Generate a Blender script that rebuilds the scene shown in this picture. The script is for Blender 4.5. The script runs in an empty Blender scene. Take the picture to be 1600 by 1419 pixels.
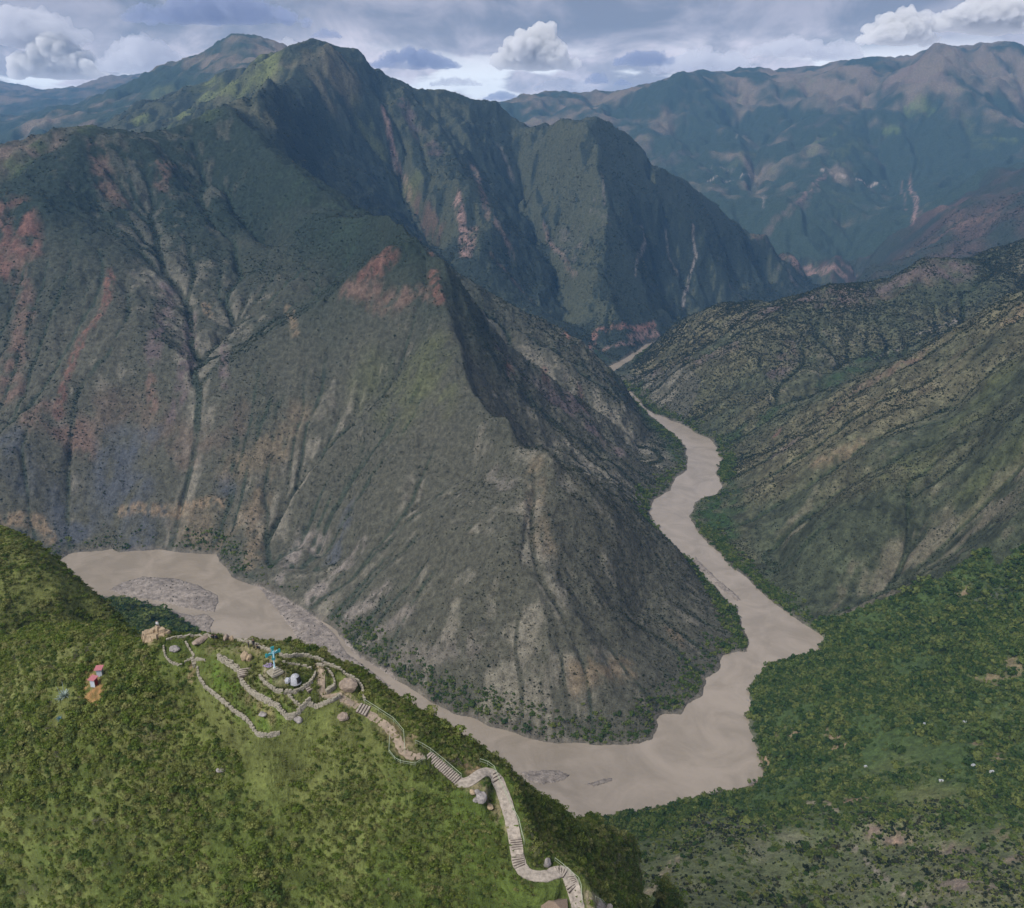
import bpy, bmesh, math, random
import numpy as np
from mathutils import Vector, Matrix
random.seed(7); rng = np.random.default_rng(11)
S = bpy.context.scene; C = S.collection
D2R = math.pi/180
# ------------------------------------------------------------------ camera, sky, sun, exposure
CH = 500.0; PITCH = 20.0; F = 1280.0; CX = 800.0; CY = 709.5
cam_d = bpy.data.cameras.new('camera'); cam = bpy.data.objects.new('camera', cam_d); C.objects.link(cam)
cam.location = (0, 0, CH); cam.rotation_euler = ((90-PITCH)*D2R, 0, 0)
cam_d.sensor_width = 36; cam_d.lens = 36*F/1600; cam_d.clip_start = 1; cam_d.clip_end = 60000
S.camera = cam
S.view_settings.view_transform = 'Standard'; S.view_settings.look = 'None'
S.view_settings.gamma = 1; S.view_settings.use_curve_mapping = False
S.view_settings.exposure = 1.0
SUN_EL, SUN_AZ = 50.0, -136.0          # azimuth from +Y towards +X
w = bpy.data.worlds.new('World'); S.world = w; w.use_nodes = True
def build_sky():
    nt = w.node_tree; N = nt.nodes; L = nt.links; N.clear()
    def nd(t, **k):
        n = N.new(t)
        for a, b in k.items(): setattr(n, a, b)
        return n
    def val(s, i, v):
        if hasattr(v, 'is_linked') or isinstance(v, bpy.types.NodeSocket): L.new(v, s.inputs[i])
        else: s.inputs[i].default_value = v
    def math_(op, a, b=0.0, c=0.0, clamp=False):
        n = nd('ShaderNodeMath', operation=op, use_clamp=clamp); val(n, 0, a); val(n, 1, b); val(n, 2, c); return n.outputs[0]
    def vmath(op, a, b):
        n = nd('ShaderNodeVectorMath', operation=op); val(n, 0, a); val(n, 1, b); return n.outputs[0]
    def noise(v, sc, det, rough=0.55, dist=0.0):
        n = nd('ShaderNodeTexNoise'); val(n, 'Vector', v); n.inputs['Scale'].default_value = sc
        n.inputs['Detail'].default_value = det; n.inputs['Roughness'].default_value = rough; n.inputs['Distortion'].default_value = dist
        return n.outputs['Fac']
    def ramp(x, a, b):
        n = nd('ShaderNodeMapRange', interpolation_type='SMOOTHSTEP'); val(n, 0, x); n.inputs[1].default_value = a; n.inputs[2].default_value = b
        return n.outputs[0]
    def mix(f, a, b):
        n = nd('ShaderNodeMix', data_type='RGBA'); val(n, 0, f); val(n, 6, a); val(n, 7, b); return n.outputs[2]
    out = nd('ShaderNodeOutputWorld'); bg = nd('ShaderNodeBackground'); L.new(bg.outputs[0], out.inputs[0])
    sky = nd('ShaderNodeTexSky', sky_type='NISHITA', sun_disc=False)
    sky.sun_elevation = SUN_EL*D2R; sky.sun_rotation = SUN_AZ*D2R; sky.altitude = 2000; sky.dust_density = 1.0
    tc = nd('ShaderNodeTexCoord'); v = tc.outputs['Generated']
    sep = nd('ShaderNodeSeparateXYZ'); L.new(v, sep.inputs[0]); x, y, z = sep.outputs
    az = math_('ARCTAN2', x, y); el = math_('ARCSINE', z)
    def pt(a, b, c=0.0):
        n = nd('ShaderNodeCombineXYZ'); val(n, 0, a); val(n, 1, b); val(n, 2, c); return n.outputs[0]
    ae = pt(az, math_('MULTIPLY', el, 1.45))
    warp = noise(ae, 9, 5, .6)
    # overcast in sheets, seen edge on towards the horizon
    k = 10.5     # cloud brightness in units of the sky texture
    def col(r, g, b): return (r*k, g*k, b*k, 1)
    ae2 = pt(az, math_('MULTIPLY', el, 3.2))
    s1 = noise(ae2, 2.3, 6, .55, .3); s2 = noise(vmath('ADD', pt(az, math_('MULTIPLY', el, 2.0)), (3.1, 0, 0)), 8.5, 9, .60, .5)
    hi = ramp(math_('ADD', el, math_('MULTIPLY', math_('SUBTRACT', s1, .5), .16)), .095, .135)
    lowc = mix(ramp(s2, .38, .62), col(.215, .21, .245), col(.46, .42, .45))
    topc = mix(ramp(s2, .36, .64), col(.12, .13, .165), col(.25, .24, .275))
    sheet = mix(hi, lowc, topc)
    gapn = noise(vmath('ADD', ae2, (7.7, 2, 0)), 7.5, 6, .55)
    gap = math_('MULTIPLY', ramp(gapn, .49, .575), ramp(el, .12, .08), clamp=True)
    allc = mix(.05, mix(gap, sheet, col(.58, .59, .60)), sky.outputs[0])
    L.new(allc, bg.inputs[0]); bg.inputs[1].default_value = 0.1
build_sky()
sd = bpy.data.lights.new('sun', 'SUN'); so = bpy.data.objects.new('sun', sd); C.objects.link(so)
sd.energy = 2.1; sd.angle = 28*D2R; sd.color = (1, .95, .87)
az, el = SUN_AZ*D2R, SUN_EL*D2R
so.rotation_euler = Vector((-math.sin(az)*math.cos(el), -math.cos(az)*math.cos(el), -math.sin(el))).to_track_quat('-Z', 'Y').to_euler()
so.location = (0, 0, 1500)
if S.render.engine != 'CYCLES': S.render.engine = 'CYCLES'
S.cycles.volume_bounces = 4; S.cycles.max_bounces = 6; S.cycles.volume_step_rate = 5
# ------------------------------------------------------------------ geometry of the view (used to read positions off the photograph)
SP, CP = math.sin(PITCH*D2R), math.cos(PITCH*D2R)
def ray(px, py):
    u = (px-CX)/F; v = (py-CY)/F
    return u, CP - v*SP, -SP - v*CP
def PY(px, py, Y):
    a, b, c = ray(px, py); t = Y/b
    return (a*t, Y, CH+c*t)
def PZ(px, py, z):
    a, b, c = ray(px, py); t = (z-CH)/c
    return (a*t, b*t, z)
# ------------------------------------------------------------------ river course
LB = [(-420,905),(-200,900),(0,890),(60,882),(95,876),(108,866),(130,862),(158,861),(178,857),(188,863),(215,861),(250,858),(290,864),(335,866),(348,880),(365,900),
 (385,912),(408,918),(440,934),(470,952),(500,970),(522,986),(540,1003),(560,1025),(585,1042),(608,1050),(618,1063),(640,1080),(672,1097),
 (700,1110),(720,1118),(740,1123),(765,1134),(790,1140),(830,1154),(865,1160),(900,1161),(930,1164),(960,1163),(1000,1160),(1018,1152),(1023,1140),(1025,1128),
 (1040,1118),(1065,1116),(1080,1101),(1100,1085),(1106,1070),(1103,1060),(1125,1042),(1133,1025),(1150,1018),(1166,1018),(1170,998),(1160,975),(1150,955),(1130,930),
 (1110,910),(1093,892),(1085,880),(1060,860),(1035,835),(1020,818),(1013,798),(1024,780),(1045,765),(1057,745),(1072,735),(1075,715),(1070,696),
 (1055,680),(1035,665),(1015,648),(1003,636),(975,622),(940,605),(925,592),(933,580),(950,573),(975,561),(1000,545),(1012,537),(1060,525),(1130,503),(1200,484),(1250,466),(1300,450),(1340,443)]
RB = [(1350,456),(1300,464),(1250,482),(1180,502),(1110,522),(1040,536),(1018,541),(1005,551),(985,563),(965,576),(947,584),(955,596),(985,612),(1012,641),(1035,651),
 (1070,665),(1090,678),(1107,685),(1120,700),(1126,718),(1119,740),(1127,760),(1122,772),(1098,778),(1085,788),(1079,808),(1088,828),(1108,852),(1130,868),(1140,885),
 (1165,905),(1190,925),(1215,945),(1235,960),(1255,975),(1270,983),(1285,995),(1287,1004),(1275,1017),(1250,1024),(1220,1034),(1200,1040),(1185,1054),(1172,1075),
 (1168,1092),(1172,1110),(1169,1130),(1175,1150),(1184,1170),(1190,1190),(1190,1210),(1177,1228),(1130,1238),(1090,1248),(1060,1255),(1030,1262),(1000,1268),(960,1274),(925,1276),
 (880,1290),(820,1280),(740,1240),(640,1190),(520,1130),(430,1068),(370,1020),(338,1000),(325,992),(312,985),(296,975),(275,963),(240,950),(205,938),(180,934),(150,937),(100,930),(0,932),(-200,945),(-420,955)]
lb = np.array([PZ(*p, 0)[:2] for p in LB]); rb = np.array([PZ(*p, 0)[:2] for p in RB])
river_poly = np.vstack([lb, rb])
# ------------------------------------------------------------------ control points: (px, py, Y) or (px, py, z)
G = {}
def ctl(tag, ys=(), zs=(), raw=()):
    L_ = G.setdefault(tag, [])
    L_ += [PY(*p) for p in ys]; L_ += [PZ(*p) for p in zs]; L_ += list(raw)
ctl('A', ys=[(-260,330,1500),(-120,285,1600),(0,246,1650),(50,222,1680),(100,205,1700),(150,198,1740),(200,196,1780),(250,196,1820),(290,192,1850),(320,178,1880),(350,164,1900),(372,164,1900),
 (390,200,1840),(425,235,1760),(475,280,1680),(520,318,1600),(550,334,1540),(585,334,1500),(610,334,1460),(635,350,1400),(660,378,1340),(672,405,1290),(690,440,1220),(716,482,1150),
 (733,520,1090),(736,570,1020),(752,605,970),(800,645,910),(870,705,850),(910,748,830),(960,800,830),(1010,842,860),(1060,872,900),
 # flank to the river seen beyond the ridge
 (700,388,1560),(760,430,1600),(800,460,1620),(840,495,1630),(870,520,1640),(900,550,1660),(930,578,1680),(970,607,1700),
 (760,520,1430),(850,600,1300),(900,660,1250),(950,720,1180),(1000,700,1400),(820,640,1080),
 # gullies and ribs of the near face
 (640,420,1270),(560,420,1360),(480,420,1400),(400,330,1600),(300,330,1560),(330,260,1760),(230,300,1600),(140,300,1540),(60,330,1440),(0,400,1330),(-120,400,1330),
 (0,560,1180),(110,560,1210),(200,560,1180),(300,560,1230),(400,560,1210),(500,560,1180),(600,560,1100),
 (0,720,1060),(100,720,1070),(220,720,1060),(340,720,1050),(460,720,1000),(580,720,940),(700,720,880),(800,800,790),(900,860,770),(1000,950,770),(900,1000,690),(700,900,760),(560,880,850),(800,1000,665),
 (1060,1000,745),(1000,1080,660)])
ctl('A', raw=[(-1200,2100,250),(-900,2300,330)])
ctl('B', ys=[(400,155,2150),(420,141,2300),(445,133,2450),(470,124,2600),(505,105,2800),(540,92,3000),(525,75,3300),(508,62,3300),(560,84,3050),(590,100,3120),(620,115,3180),(655,134,3200),(700,138,3250),(740,150,3300),
 (780,172,3300),(808,192,3250),(840,192,3200),(880,188,3130),(905,185,3100),(925,186,3050),(960,206,3000),(1000,235,3000),(1030,262,3000),(1060,285,3050),(1100,315,3100),(1150,350,3150),
 (1200,385,3250),(1240,420,3350),(1262,438,3450),
 (715,220,2900),(735,300,2620),(760,380,2400),(600,170,3000),(625,250,2830),(655,330,2600),(690,380,2500),(500,180,2520),(530,250,2420),(560,300,2330),(480,220,2350),(620,180,2950),
 (830,290,3040),(855,380,2760),(880,450,2500),(880,515,2130),(890,490,2300),(945,270,2820),(965,350,2620),(985,420,2440),(1000,480,2330),(1010,300,3000),(1035,400,2820),(1055,470,2600),
 (1100,400,2900),(1150,440,2950),(1200,440,3150),(960,535,2160),(1000,520,2260)],
 raw=[(-100,1980,120),(-300,2080,250),(-480,2150,370)])
ctl('B', ys=[(490,68,3300),(470,73,3300),(440,85,3350),(390,104,3400),(340,128,3400),(290,150,3400),(250,166,3400),(200,190,3300),(120,225,3100),(300,180,2900),(380,150,2700),(200,205,2900)])
for px, py, Y0 in [(655,134,3200),(700,138,3250),(740,150,3300),(780,172,3300),(808,192,3250),(840,192,3200),(880,188,3130),(925,186,3050),(960,206,3000),(1000,235,3000),(1030,262,3000),(1060,285,3050),(1100,315,3100),(1150,350,3150),(1200,385,3250)]:
    X, Y, Z = PY(px, py, Y0); ctl('B', raw=[(X*1.10, Y*1.10, max(min(Z-140, 500+(Z-500)*1.10-70), 4))])
ctl('F', ys=[(430,78,5200),(415,72,5200),(400,66,5200),(365,61,5200),(345,70,5200),(320,84,5200),(300,96,5200),(250,120,5100),(200,140,5000),(130,164,4900),(60,180,4800),(0,208,4600),(-100,250,4400),
 (300,140,4500),(200,175,4200),(100,205,4000),(0,240,3700),(-100,300,3500),(360,100,4700)])
ctl('G', ys=[(700,300,9500),(600,200,9500),(430,160,9300),(245,114,9500),(215,117,9500),(190,119,9400),(150,130,9000),(110,140,9000),(80,146,9500),(50,140,10500),(20,130,10500),(-40,125,10500),(-200,120,10500),
 (150,160,7500),(60,165,7200),(0,190,6500),(250,135,7800)])
ctl('D', ys=[(700,190,6800),(785,161,6600),(820,152,6600),(850,148,6500),(885,145,6500),(905,149,6500),(925,153,6400),(960,143,6300),(1010,135,6300),(1070,125,6300),(1120,113,6300),(1150,111,6200),(1180,110,6200),
 (1225,116,6200),(1250,116,6200),(1300,104,6200),(1330,95,6200),(1360,91,6200),(1410,89,6100),(1435,76,6000),(1460,69,5900),(1490,73,6000),(1530,79,6100),(1565,70,6100),(1600,80,6100),(1700,100,6000),
 (1400,125,5600),(1350,180,5150),(1300,225,4800),(1275,275,4450),(1235,325,4150),(1200,365,3950),(1480,150,5400),(1500,200,5100),(1440,240,4800),(1425,285,4500),(1350,330,4150),(1260,355,3950),(1213,385,3850),
 (1600,180,5500),(1600,240,4700),(1520,290,4200),(1450,330,4000),(1380,360,3900),(1300,390,3800),
 (1080,180,5700),(1150,180,5600),(1250,160,5600),(1050,230,5100),(1120,230,5050),(1180,260,4800),(1200,300,4500),(1000,215,5300),(950,195,5700),(1070,290,4500),(1120,320,4300),(1160,350,4100),(880,170,6100)])
ctl('E', ys=[(1700,240,3700),(1600,271,3600),(1570,288,3550),(1540,303,3500),(1510,318,3480),(1480,330,3450),(1450,343,3420),(1420,355,3400),(1390,368,3400),(1360,382,3420),(1335,398,3450),(1318,412,3500),
 (1400,405,2980),(1450,385,2950),(1520,370,2900),(1600,340,2850),(1350,428,3020)], raw=[(900,2500,40),(1200,2450,90),(1500,2400,140)])
ctl('C', ys=[(1022,538,2180),(1050,512,2080),(1075,500,2000),(1100,486,1940),(1125,480,1920),(1170,476,1880),(1210,468,1860),(1250,455,1850),(1290,443,1850),(1320,440,1850),(1345,440,1830),(1375,432,1830),(1400,420,1830),(1432,405,1830),
 (1460,408,1850),(1490,404,1880),(1530,396,1900),(1570,388,1930),(1600,382,1950),(1720,350,1950),
 (1180,670,1420),(1260,622,1490),(1340,580,1530),(1420,545,1560),(1500,500,1620),(1600,440,1720),
 (1240,695,1270),(1300,640,1290),(1350,603,1290),(1400,570,1280),(1500,515,1270),(1600,465,1240),(1720,420,1200),(1720,600,900),(1720,800,700),
 (1600,600,1000),(1600,700,860),(1600,800,760),(1500,750,900),(1500,630,1090),(1400,700,1030),(1400,800,900),(1300,750,1050),(1300,850,920),(1200,800,1060),(1500,850,800),(1400,900,825),(1220,880,960)])
ctl('V', ys=[(1400,960,765),(1500,925,730),(1600,890,690),(1600,1000,590),(1720,1000,560),(1400,1050,660),(1600,1150,495),(1500,1100,560),(1300,1100,612),(1250,1180,555),(1400,1200,500),(1600,1300,385),(1400,1300,430),(1720,1300,370),
 (1200,1290,478),(1100,1290,485),(1050,1350,425),(1200,1400,372),(1300,1350,400),(1400,1419,340),(1600,1419,305),(1700,1500,260),(1100,1419,350),(1300,1030,700)])
ctl('V', zs=[(200,950,22),(250,968,20),(300,985,14),(130,945,25),(0,960,40)])
sil = [(-160,1010,372),(250,984,415),(300,994,415),(340,994,415),(400,1004,415),(440,1008,414),(500,1016,412.5),(540,1028,411),(575,1045,408),(620,1070,403),(660,1095,400),(700,1122,396),(740,1152,391),(780,1182,385),(820,1215,379),(860,1247,372),
 (920,1277,355),(1000,1340,332),(1030,1385,318),(1025,1419,312),(1010,1500,300)]
sil = [(px, py+(34 if 600 <= px <= 840 else 14 if 540 <= px <= 900 else 0), z) for px, py, z in sil]
ctl('H', zs=sil)
for i, (px, py, z) in enumerate(sil):
    X, Y, Z = PZ(px, py, z)
    if px > 480: ctl('H', raw=[(X*1.045, Y*1.045, Z-14)])
    if px > 230:
        ctl('H', raw=[(X*1.22, Y*1.22, Z-66), (X*1.6, Y*1.6, Z*.53), (X*2.1, Y*2.1, Z*.26)])
ctl('H', zs=[(450,1060,415.3),(400,1040,415.5),(480,1040,414.7),(350,1010,415.5),(300,1012,415),(540,1070,413.8),(570,1110,411.5),(600,1130,410.5),(400,1140,410),(350,1080,412.5),(440,1100,413),(500,1120,411),(640,1172,409),(700,1200,405.5),(745,1215,405.0),
 (770,1230,404),(800,1290,400.5),(815,1360,397.5),(850,1370,397),(890,1390,395.5),(900,1419,394),(900,1500,388),(940,1419,390),(800,1419,392),(700,1419,391),
 (150,1045,409),(220,1000,410),(190,988,406),(100,1000,397),(0,1050,396),(0,1000,388),(0,1200,394),(0,1419,372),(-200,1419,350),(-200,1200,374),(-200,1050,378),(200,1200,402),(200,1419,384),(400,1300,397),(400,1419,388),
 (600,1300,400),(600,1419,391),(700,1300,400),(300,1100,409),(450,1180,406),(600,1200,405),(300,1600,372),(600,1600,376),(900,1650,372),(0,1600,350),(-200,1600,330),
 (830,1290,396),(880,1330,388),(930,1380,374),(950,1330,362)])
ctl('H', zs=[(0,992,389),(60,990,396),(120,988,402),(-90,1000,379)])
for px, py, z in [(-90,1000,379),(0,992,389),(60,990,396),(120,988,402),(190,988,405)]:
    X, Y, Z = PZ(px, py, z); ctl('H', raw=[(X*1.07, Y*1.07, Z-20)])
ctl('K', zs=[(-160,770,372),(-60,800,378),(0,824,380),(30,836,378),(60,853,375),(90,876,371),(110,892,368),(130,910,365),(150,930,362),(170,955,358),(186,978,354),(0,900,375),(50,920,371),(100,945,365),(130,968,358),(0,968,366),(60,975,361),(-160,940,362)],
 raw=[(-300,480,190),(-200,450,180),(-150,430,170),(-230,380,290),(-110,330,215),(-130,270,295),(-420,520,190),(-120,560,90),(-250,640,80)])
ctl('Q', raw=[(x, y, z) for x, y, z in [(-15000,14000,700),(-9000,15500,700),(0,16500,700),(9000,15500,700),(15000,12000,900),(-9000,6000,900),(9000,5000,900),(-5000,3000,700),(-3500,2200,450),(6500,3000,900),(3000,1700,520),
  (2000,1000,420),(1200,600,330),(700,250,220),(500,60,230),(-400,60,300),(-800,500,180),(-1500,700,150),(-900,850,60)]])
pts = []; tags = []
names = sorted(G)
for i, t in enumerate(names):
    for p in G[t]: pts.append(p); tags.append(i)
for b in (lb, rb):                        # the banks lie at river level
    for q in b[::1]: pts.append((q[0], q[1], 0.5)); tags.append(-1)
pts = np.array(pts, float); tags = np.array(tags)
def lp(x, y):
    r = np.hypot(x, y); return np.stack([np.arctan2(x, y)*1.6, np.log(r)], -1)
cp = lp(pts[:, 0], pts[:, 1])
# drop control points that nearly coincide
keep = np.ones(len(cp), bool)
for i in range(len(cp)):
    if keep[i]:
        d = np.hypot(*(cp[i+1:]-cp[i]).T); keep[i+1:] &= ~(d < .004)
pts, tags, cp = pts[keep], tags[keep], cp[keep]
CC = .012
dm = np.sqrt(((cp[:, None]-cp[None])**2).sum(-1)+CC*CC)
n = len(cp); M = np.zeros((n+3, n+3)); M[:n, :n] = dm - np.eye(n)*.0015; M[:n, n] = 1; M[:n, n+1:] = cp; M[n, :n] = 1; M[n+1:, :n] = cp.T
wts = np.linalg.solve(M, np.r_[pts[:, 2], 0, 0, 0])
def rbf(x, y):
    sh = x.shape; q = lp(x.ravel(), y.ravel()).astype(np.float32); out = np.empty(len(q), np.float32)
    c = cp.astype(np.float32); ww = wts[:n].astype(np.float32)
    c2 = (c**2).sum(1)+np.float32(CC*CC)
    for i in range(0, len(q), 40000):
        s = q[i:i+40000]; d2 = (s**2).sum(1)[:, None]+c2[None]-2*s@c.T
        out[i:i+40000] = np.sqrt(np.maximum(d2, CC*CC*.5)) @ ww + wts[n]+s@wts[n+1:].astype(np.float32)
    return out.reshape(sh)
def nearest(x, y):
    sel = tags >= 0; c = cp[sel].astype(np.float32); tt = tags[sel]
    q = lp(x.ravel(), y.ravel()).astype(np.float32); out = np.empty(len(q), np.int32); c2 = (c**2).sum(1)
    for i in range(0, len(q), 40000):
        s = q[i:i+40000]; out[i:i+40000] = tt[np.argmin(c2[None]-2*s@c.T, 1)]
    return out.reshape(x.shape)
# ------------------------------------------------------------------ polar grid of the land
LQ = 1.0; CUTK = .27
az = np.concatenate([np.linspace(-54, -35, int(34*LQ), endpoint=False), np.linspace(-35, 35, int(860*LQ), endpoint=False), np.linspace(35, 54, int(36*LQ))])*D2R
segs = [(45, 90, 40), (90, 260, 270), (260, 520, 46), (520, 1000, 260), (1000, 2000, 330), (2000, 3600, 190), (3600, 7000, 190), (7000, 11600, 34)]
rr = np.concatenate([np.exp(np.linspace(math.log(a), math.log(b), int(k*LQ), endpoint=False)) for a, b, k in segs]+[[11600]])
NA, NR = len(az), len(rr)
AZ, RR = np.meshgrid(az, rr, indexing='ij')
X = (RR*np.sin(AZ)).astype(np.float32); Y = (RR*np.cos(AZ)).astype(np.float32)
LAT = rng.random((512, 512)).astype(np.float32)
def vnoise(x, y, lam, seed=0):
    u = x/lam+seed*17.31+1000; v = y/lam+seed*9.77+1000
    i = np.floor(u).astype(np.int32); j = np.floor(v).astype(np.int32); fu = (u-i).astype(np.float32); fv = (v-j).astype(np.float32)
    fu = fu*fu*(3-2*fu); fv = fv*fv*(3-2*fv); i &= 511; j &= 511; i1 = (i+1) & 511; j1 = (j+1) & 511
    return (LAT[i, j]*(1-fu)+LAT[i1, j]*fu)*(1-fv)+(LAT[i, j1]*(1-fu)+LAT[i1, j1]*fu)*fv
def fbm(x, y, lam, oc=4, seed=0, g=.5):
    s = 0; a = 1; t = 0
    for o in range(oc): s = s+a*(vnoise(x*math.cos(o)+y*math.sin(o), y*math.cos(o)-x*math.sin(o), lam/2**o, seed+o*3)-.5); t += a; a *= g
    return s/t*2
def sstep(x, a, b):
    t = np.clip((x-a)/(b-a), 0, 1); return t*t*(3-2*t)
def poly_sd(x, y, P):
    """distance to the polygon's edge, negative inside"""
    x = x.astype(np.float32); y = y.astype(np.float32)
    d = np.full(x.shape, 1e9, np.float32); ins = np.zeros(x.shape, bool)
    for i in range(len(P)):
        a = P[i]; b = P[(i+1) % len(P)]; e = b-a; L2 = float((e**2).sum())+1e-9
        t = np.clip(((x-a[0])*e[0]+(y-a[1])*e[1])/L2, 0, 1)
        d = np.minimum(d, (x-a[0]-t*e[0])**2+(y-a[1]-t*e[1])**2)
        c = (a[1] > y) != (b[1] > y)
        if abs(e[1]) > 1e-9: ins ^= c & (x < e[0]*(y-a[1])/e[1]+a[0])
    d = np.sqrt(d); return np.where(ins, -d, d)
def line_d(x, y, P):
    d = np.full(x.shape, 1e12, np.float32)
    for a, b in zip(P[:-1], P[1:]):
        a = np.asarray(a)[:2]; b = np.asarray(b)[:2]; e = b-a; L2 = float((e**2).sum())+1e-9
        t = np.clip(((x-a[0])*e[0]+(y-a[1])*e[1])/L2, 0, 1); d = np.minimum(d, (x-a[0]-t*e[0])**2+(y-a[1]-t*e[1])**2)
    return np.sqrt(d)
H0 = rbf(X, Y)
REG = nearest(X+fbm(X, Y, 60, 2, 5)*RR*.004, Y)
# signed distance to the water, jittered a little so the banks are ragged
sdist = np.full(X.shape, 400., np.float32)
nr = (RR > 380) & (RR < 4700)
jx = X[nr]+fbm(X[nr], Y[nr], 26, 3, 40)*5.5; jy = Y[nr]+fbm(X[nr], Y[nr], 26, 3, 50)*5.5
sdist[nr] = poly_sd(jx, jy, river_poly)
def grad(H):
    """world-space gradient of a field on the polar grid"""
    dr = np.gradient(H, axis=1)/np.gradient(RR, axis=1); da = np.gradient(H, axis=0)/(np.gradient(AZ, axis=0)*RR)
    return (dr*np.sin(AZ)+da*np.cos(AZ)).astype(np.float32), (dr*np.cos(AZ)-da*np.sin(AZ)).astype(np.float32)
iaz = np.arange(NA); irr = np.arange(NR); LR = np.log(rr)
# uniform lookup tables from (azimuth, log r) to grid index
TA = np.interp(np.linspace(az[0], az[-1], 8192), az, iaz); TR = np.interp(np.linspace(LR[0], LR[-1], 8192), LR, irr)
def gidx(x, y):
    a = np.arctan2(x, y); l = .5*np.log(np.maximum(x*x+y*y, 1))
    ia = np.clip((a-az[0])/(az[-1]-az[0])*8191, 0, 8191).astype(np.int32); il = np.clip((l-LR[0])/(LR[-1]-LR[0])*8191, 0, 8191).astype(np.int32)
    return TA[ia], TR[il]
def near_lookup(Fs, x, y):
    a, b = gidx(x, y); a = np.round(a).astype(np.int32); b = np.round(b).astype(np.int32); return [f[a, b] for f in Fs]
def bil(Fd, x, y):
    a, b = gidx(np.asarray(x, float), np.asarray(y, float)); i = np.minimum(a.astype(int), NA-2); j = np.minimum(b.astype(int), NR-2); fa = a-i; fb = b-j
    return (Fd[i, j]*(1-fb)+Fd[i, j+1]*fb)*(1-fa)+(Fd[i+1, j]*(1-fb)+Fd[i+1, j+1]*fb)*fa
# broad relief first so the streamlines meander
reg = {t: REG == i for i, t in enumerate(names)}
near_mask = (reg['H'] | reg['K'])
def blur(a, n, k=2):
    """box blur over grid cells, k passes"""
    for _ in range(k):
        for ax in (0, 1):
            p = np.pad(a, [(n+1, n) if q == ax else (0, 0) for q in (0, 1)], mode='edge').astype(np.float64); c = np.cumsum(p, axis=ax)
            m = a.shape[ax]; a = ((np.take(c, np.arange(2*n+1, 2*n+1+m), axis=ax)-np.take(c, np.arange(0, m), axis=ax))/(2*n+1)).astype(np.float32)
    return a
soft = {t: blur(reg[t].astype(np.float32), 9) for t in names}
hm = sstep(blur(near_mask.astype(np.float32), 7), .3, .9)
amp = (1-sstep(blur(near_mask.astype(np.float32), 7), .1, .7))*sstep(sdist, 0, 90)*sstep(RR, 420, 560)*(1-soft['V'])
H1 = H0 + amp*(fbm(X, Y, 320, 3, 1)*np.clip(RR*.012, 6, 40))
gx, gy = grad(blur(H1, 4)); gl = np.hypot(gx, gy)+1e-5; ux, uy = gx/gl, gy/gl
LAMS = [(420, .010), (170, .006), (75, .004), (1000, 0)]
acc = [vnoise(X, Y, l, 20+k) for k, (l, _) in enumerate(LAMS)]
NS = 9
for sgn in (1, -1):
    x = X.copy(); y = Y.copy()
    for k in range(NS):
        vx, vy = near_lookup((ux, uy), x, y)
        st = np.clip(RR*.020, 5, 90)*sgn; x = (x+vx*st).astype(np.float32); y = (y+vy*st).astype(np.float32)
        for m, (l, _) in enumerate(LAMS): acc[m] = acc[m]+vnoise(x, y, l, 20+m)
lic = []
for a in acc:
    a = a/(2*NS+1)-.5; lic.append(blur(a/(a.std()+1e-6), 2, 1))
sl = np.clip(gl/.6, 0, 1.3)
H2 = H1.copy()
for m, (l, mn) in enumerate(LAMS):
    vis = sstep(l/RR, .012, .03)
    H2 = H2+amp*sl*vis*(np.where(RR > 3300, 1, .0)*soft['D'] if m == 3 else 1)*l*(.085, .065, .07, .10)[m]*np.clip(.6-np.abs(lic[m]), -1.3, .6)
H2 = H2+amp*(fbm(X, Y, 36, 3, 9)*np.clip(RR*.0022, 0, 7)+fbm(X, Y, 110, 3, 8)*np.clip(RR*.006, 0, 22))
# running water cuts the gullies: drops are traced downhill and dig where they meet
NP_ = 230000; FLOW = np.zeros(X.shape, np.float32)
for it in range(5):
    gx, gy = grad(blur(H2, 1, 1)); gg = np.hypot(gx, gy)+1e-4; ux, uy = (gx/gg).astype(np.float32), (gy/gg).astype(np.float32)
    pa = rng.uniform(-36.5, 36.5, NP_)*D2R; pr = np.exp(rng.uniform(math.log(520), math.log(7000), NP_))
    x = (pr*np.sin(pa)).astype(np.float32); y = (pr*np.cos(pa)).astype(np.float32); V_ = np.zeros(X.size, np.float32); dx = dy = 0
    al = np.arange(NP_)
    for k in range(130):
        a_, b_ = gidx(x, y); ii = np.round(a_).astype(np.int32)*NR+np.round(b_).astype(np.int32)
        if k > 4: V_ += np.bincount(ii, minlength=X.size)
        vx = -ux.ravel()[ii]; vy = -uy.ravel()[ii]; dx = dx*.35+vx*.65; dy = dy*.35+vy*.65
        st = .0042*np.sqrt(x*x+y*y); x = (x+dx*st+rng.standard_normal(len(x))*st*.12).astype(np.float32); y = (y+dy*st+rng.standard_normal(len(x))*st*.12).astype(np.float32)
        if k % 10 == 9:
            kp = (sdist.ravel()[ii] > 4) & (gg.ravel()[ii] > .04); x, y, dx, dy = x[kp], y[kp], dx[kp], dy[kp]
    V_ = V_.reshape(X.shape); V_ = np.minimum(V_, 700); f0 = np.log1p(V_/6)
    f1 = blur(f0, 1, 1); f2 = blur(np.log1p(blur(V_, 2, 1)/6), 2); f3 = blur(np.log1p(blur(V_, 5, 1)/6), 6)
    FLOW = FLOW*.4+f1*.6 if it else f1
    cut = (f1*.0017+f2*.0017+f3*.0011)*RR*np.clip(gg, 0, 1)*CUTK
    H2 = H2-amp*np.clip(cut-blur(cut, 14), -.012*RR, .012*RR)
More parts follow.
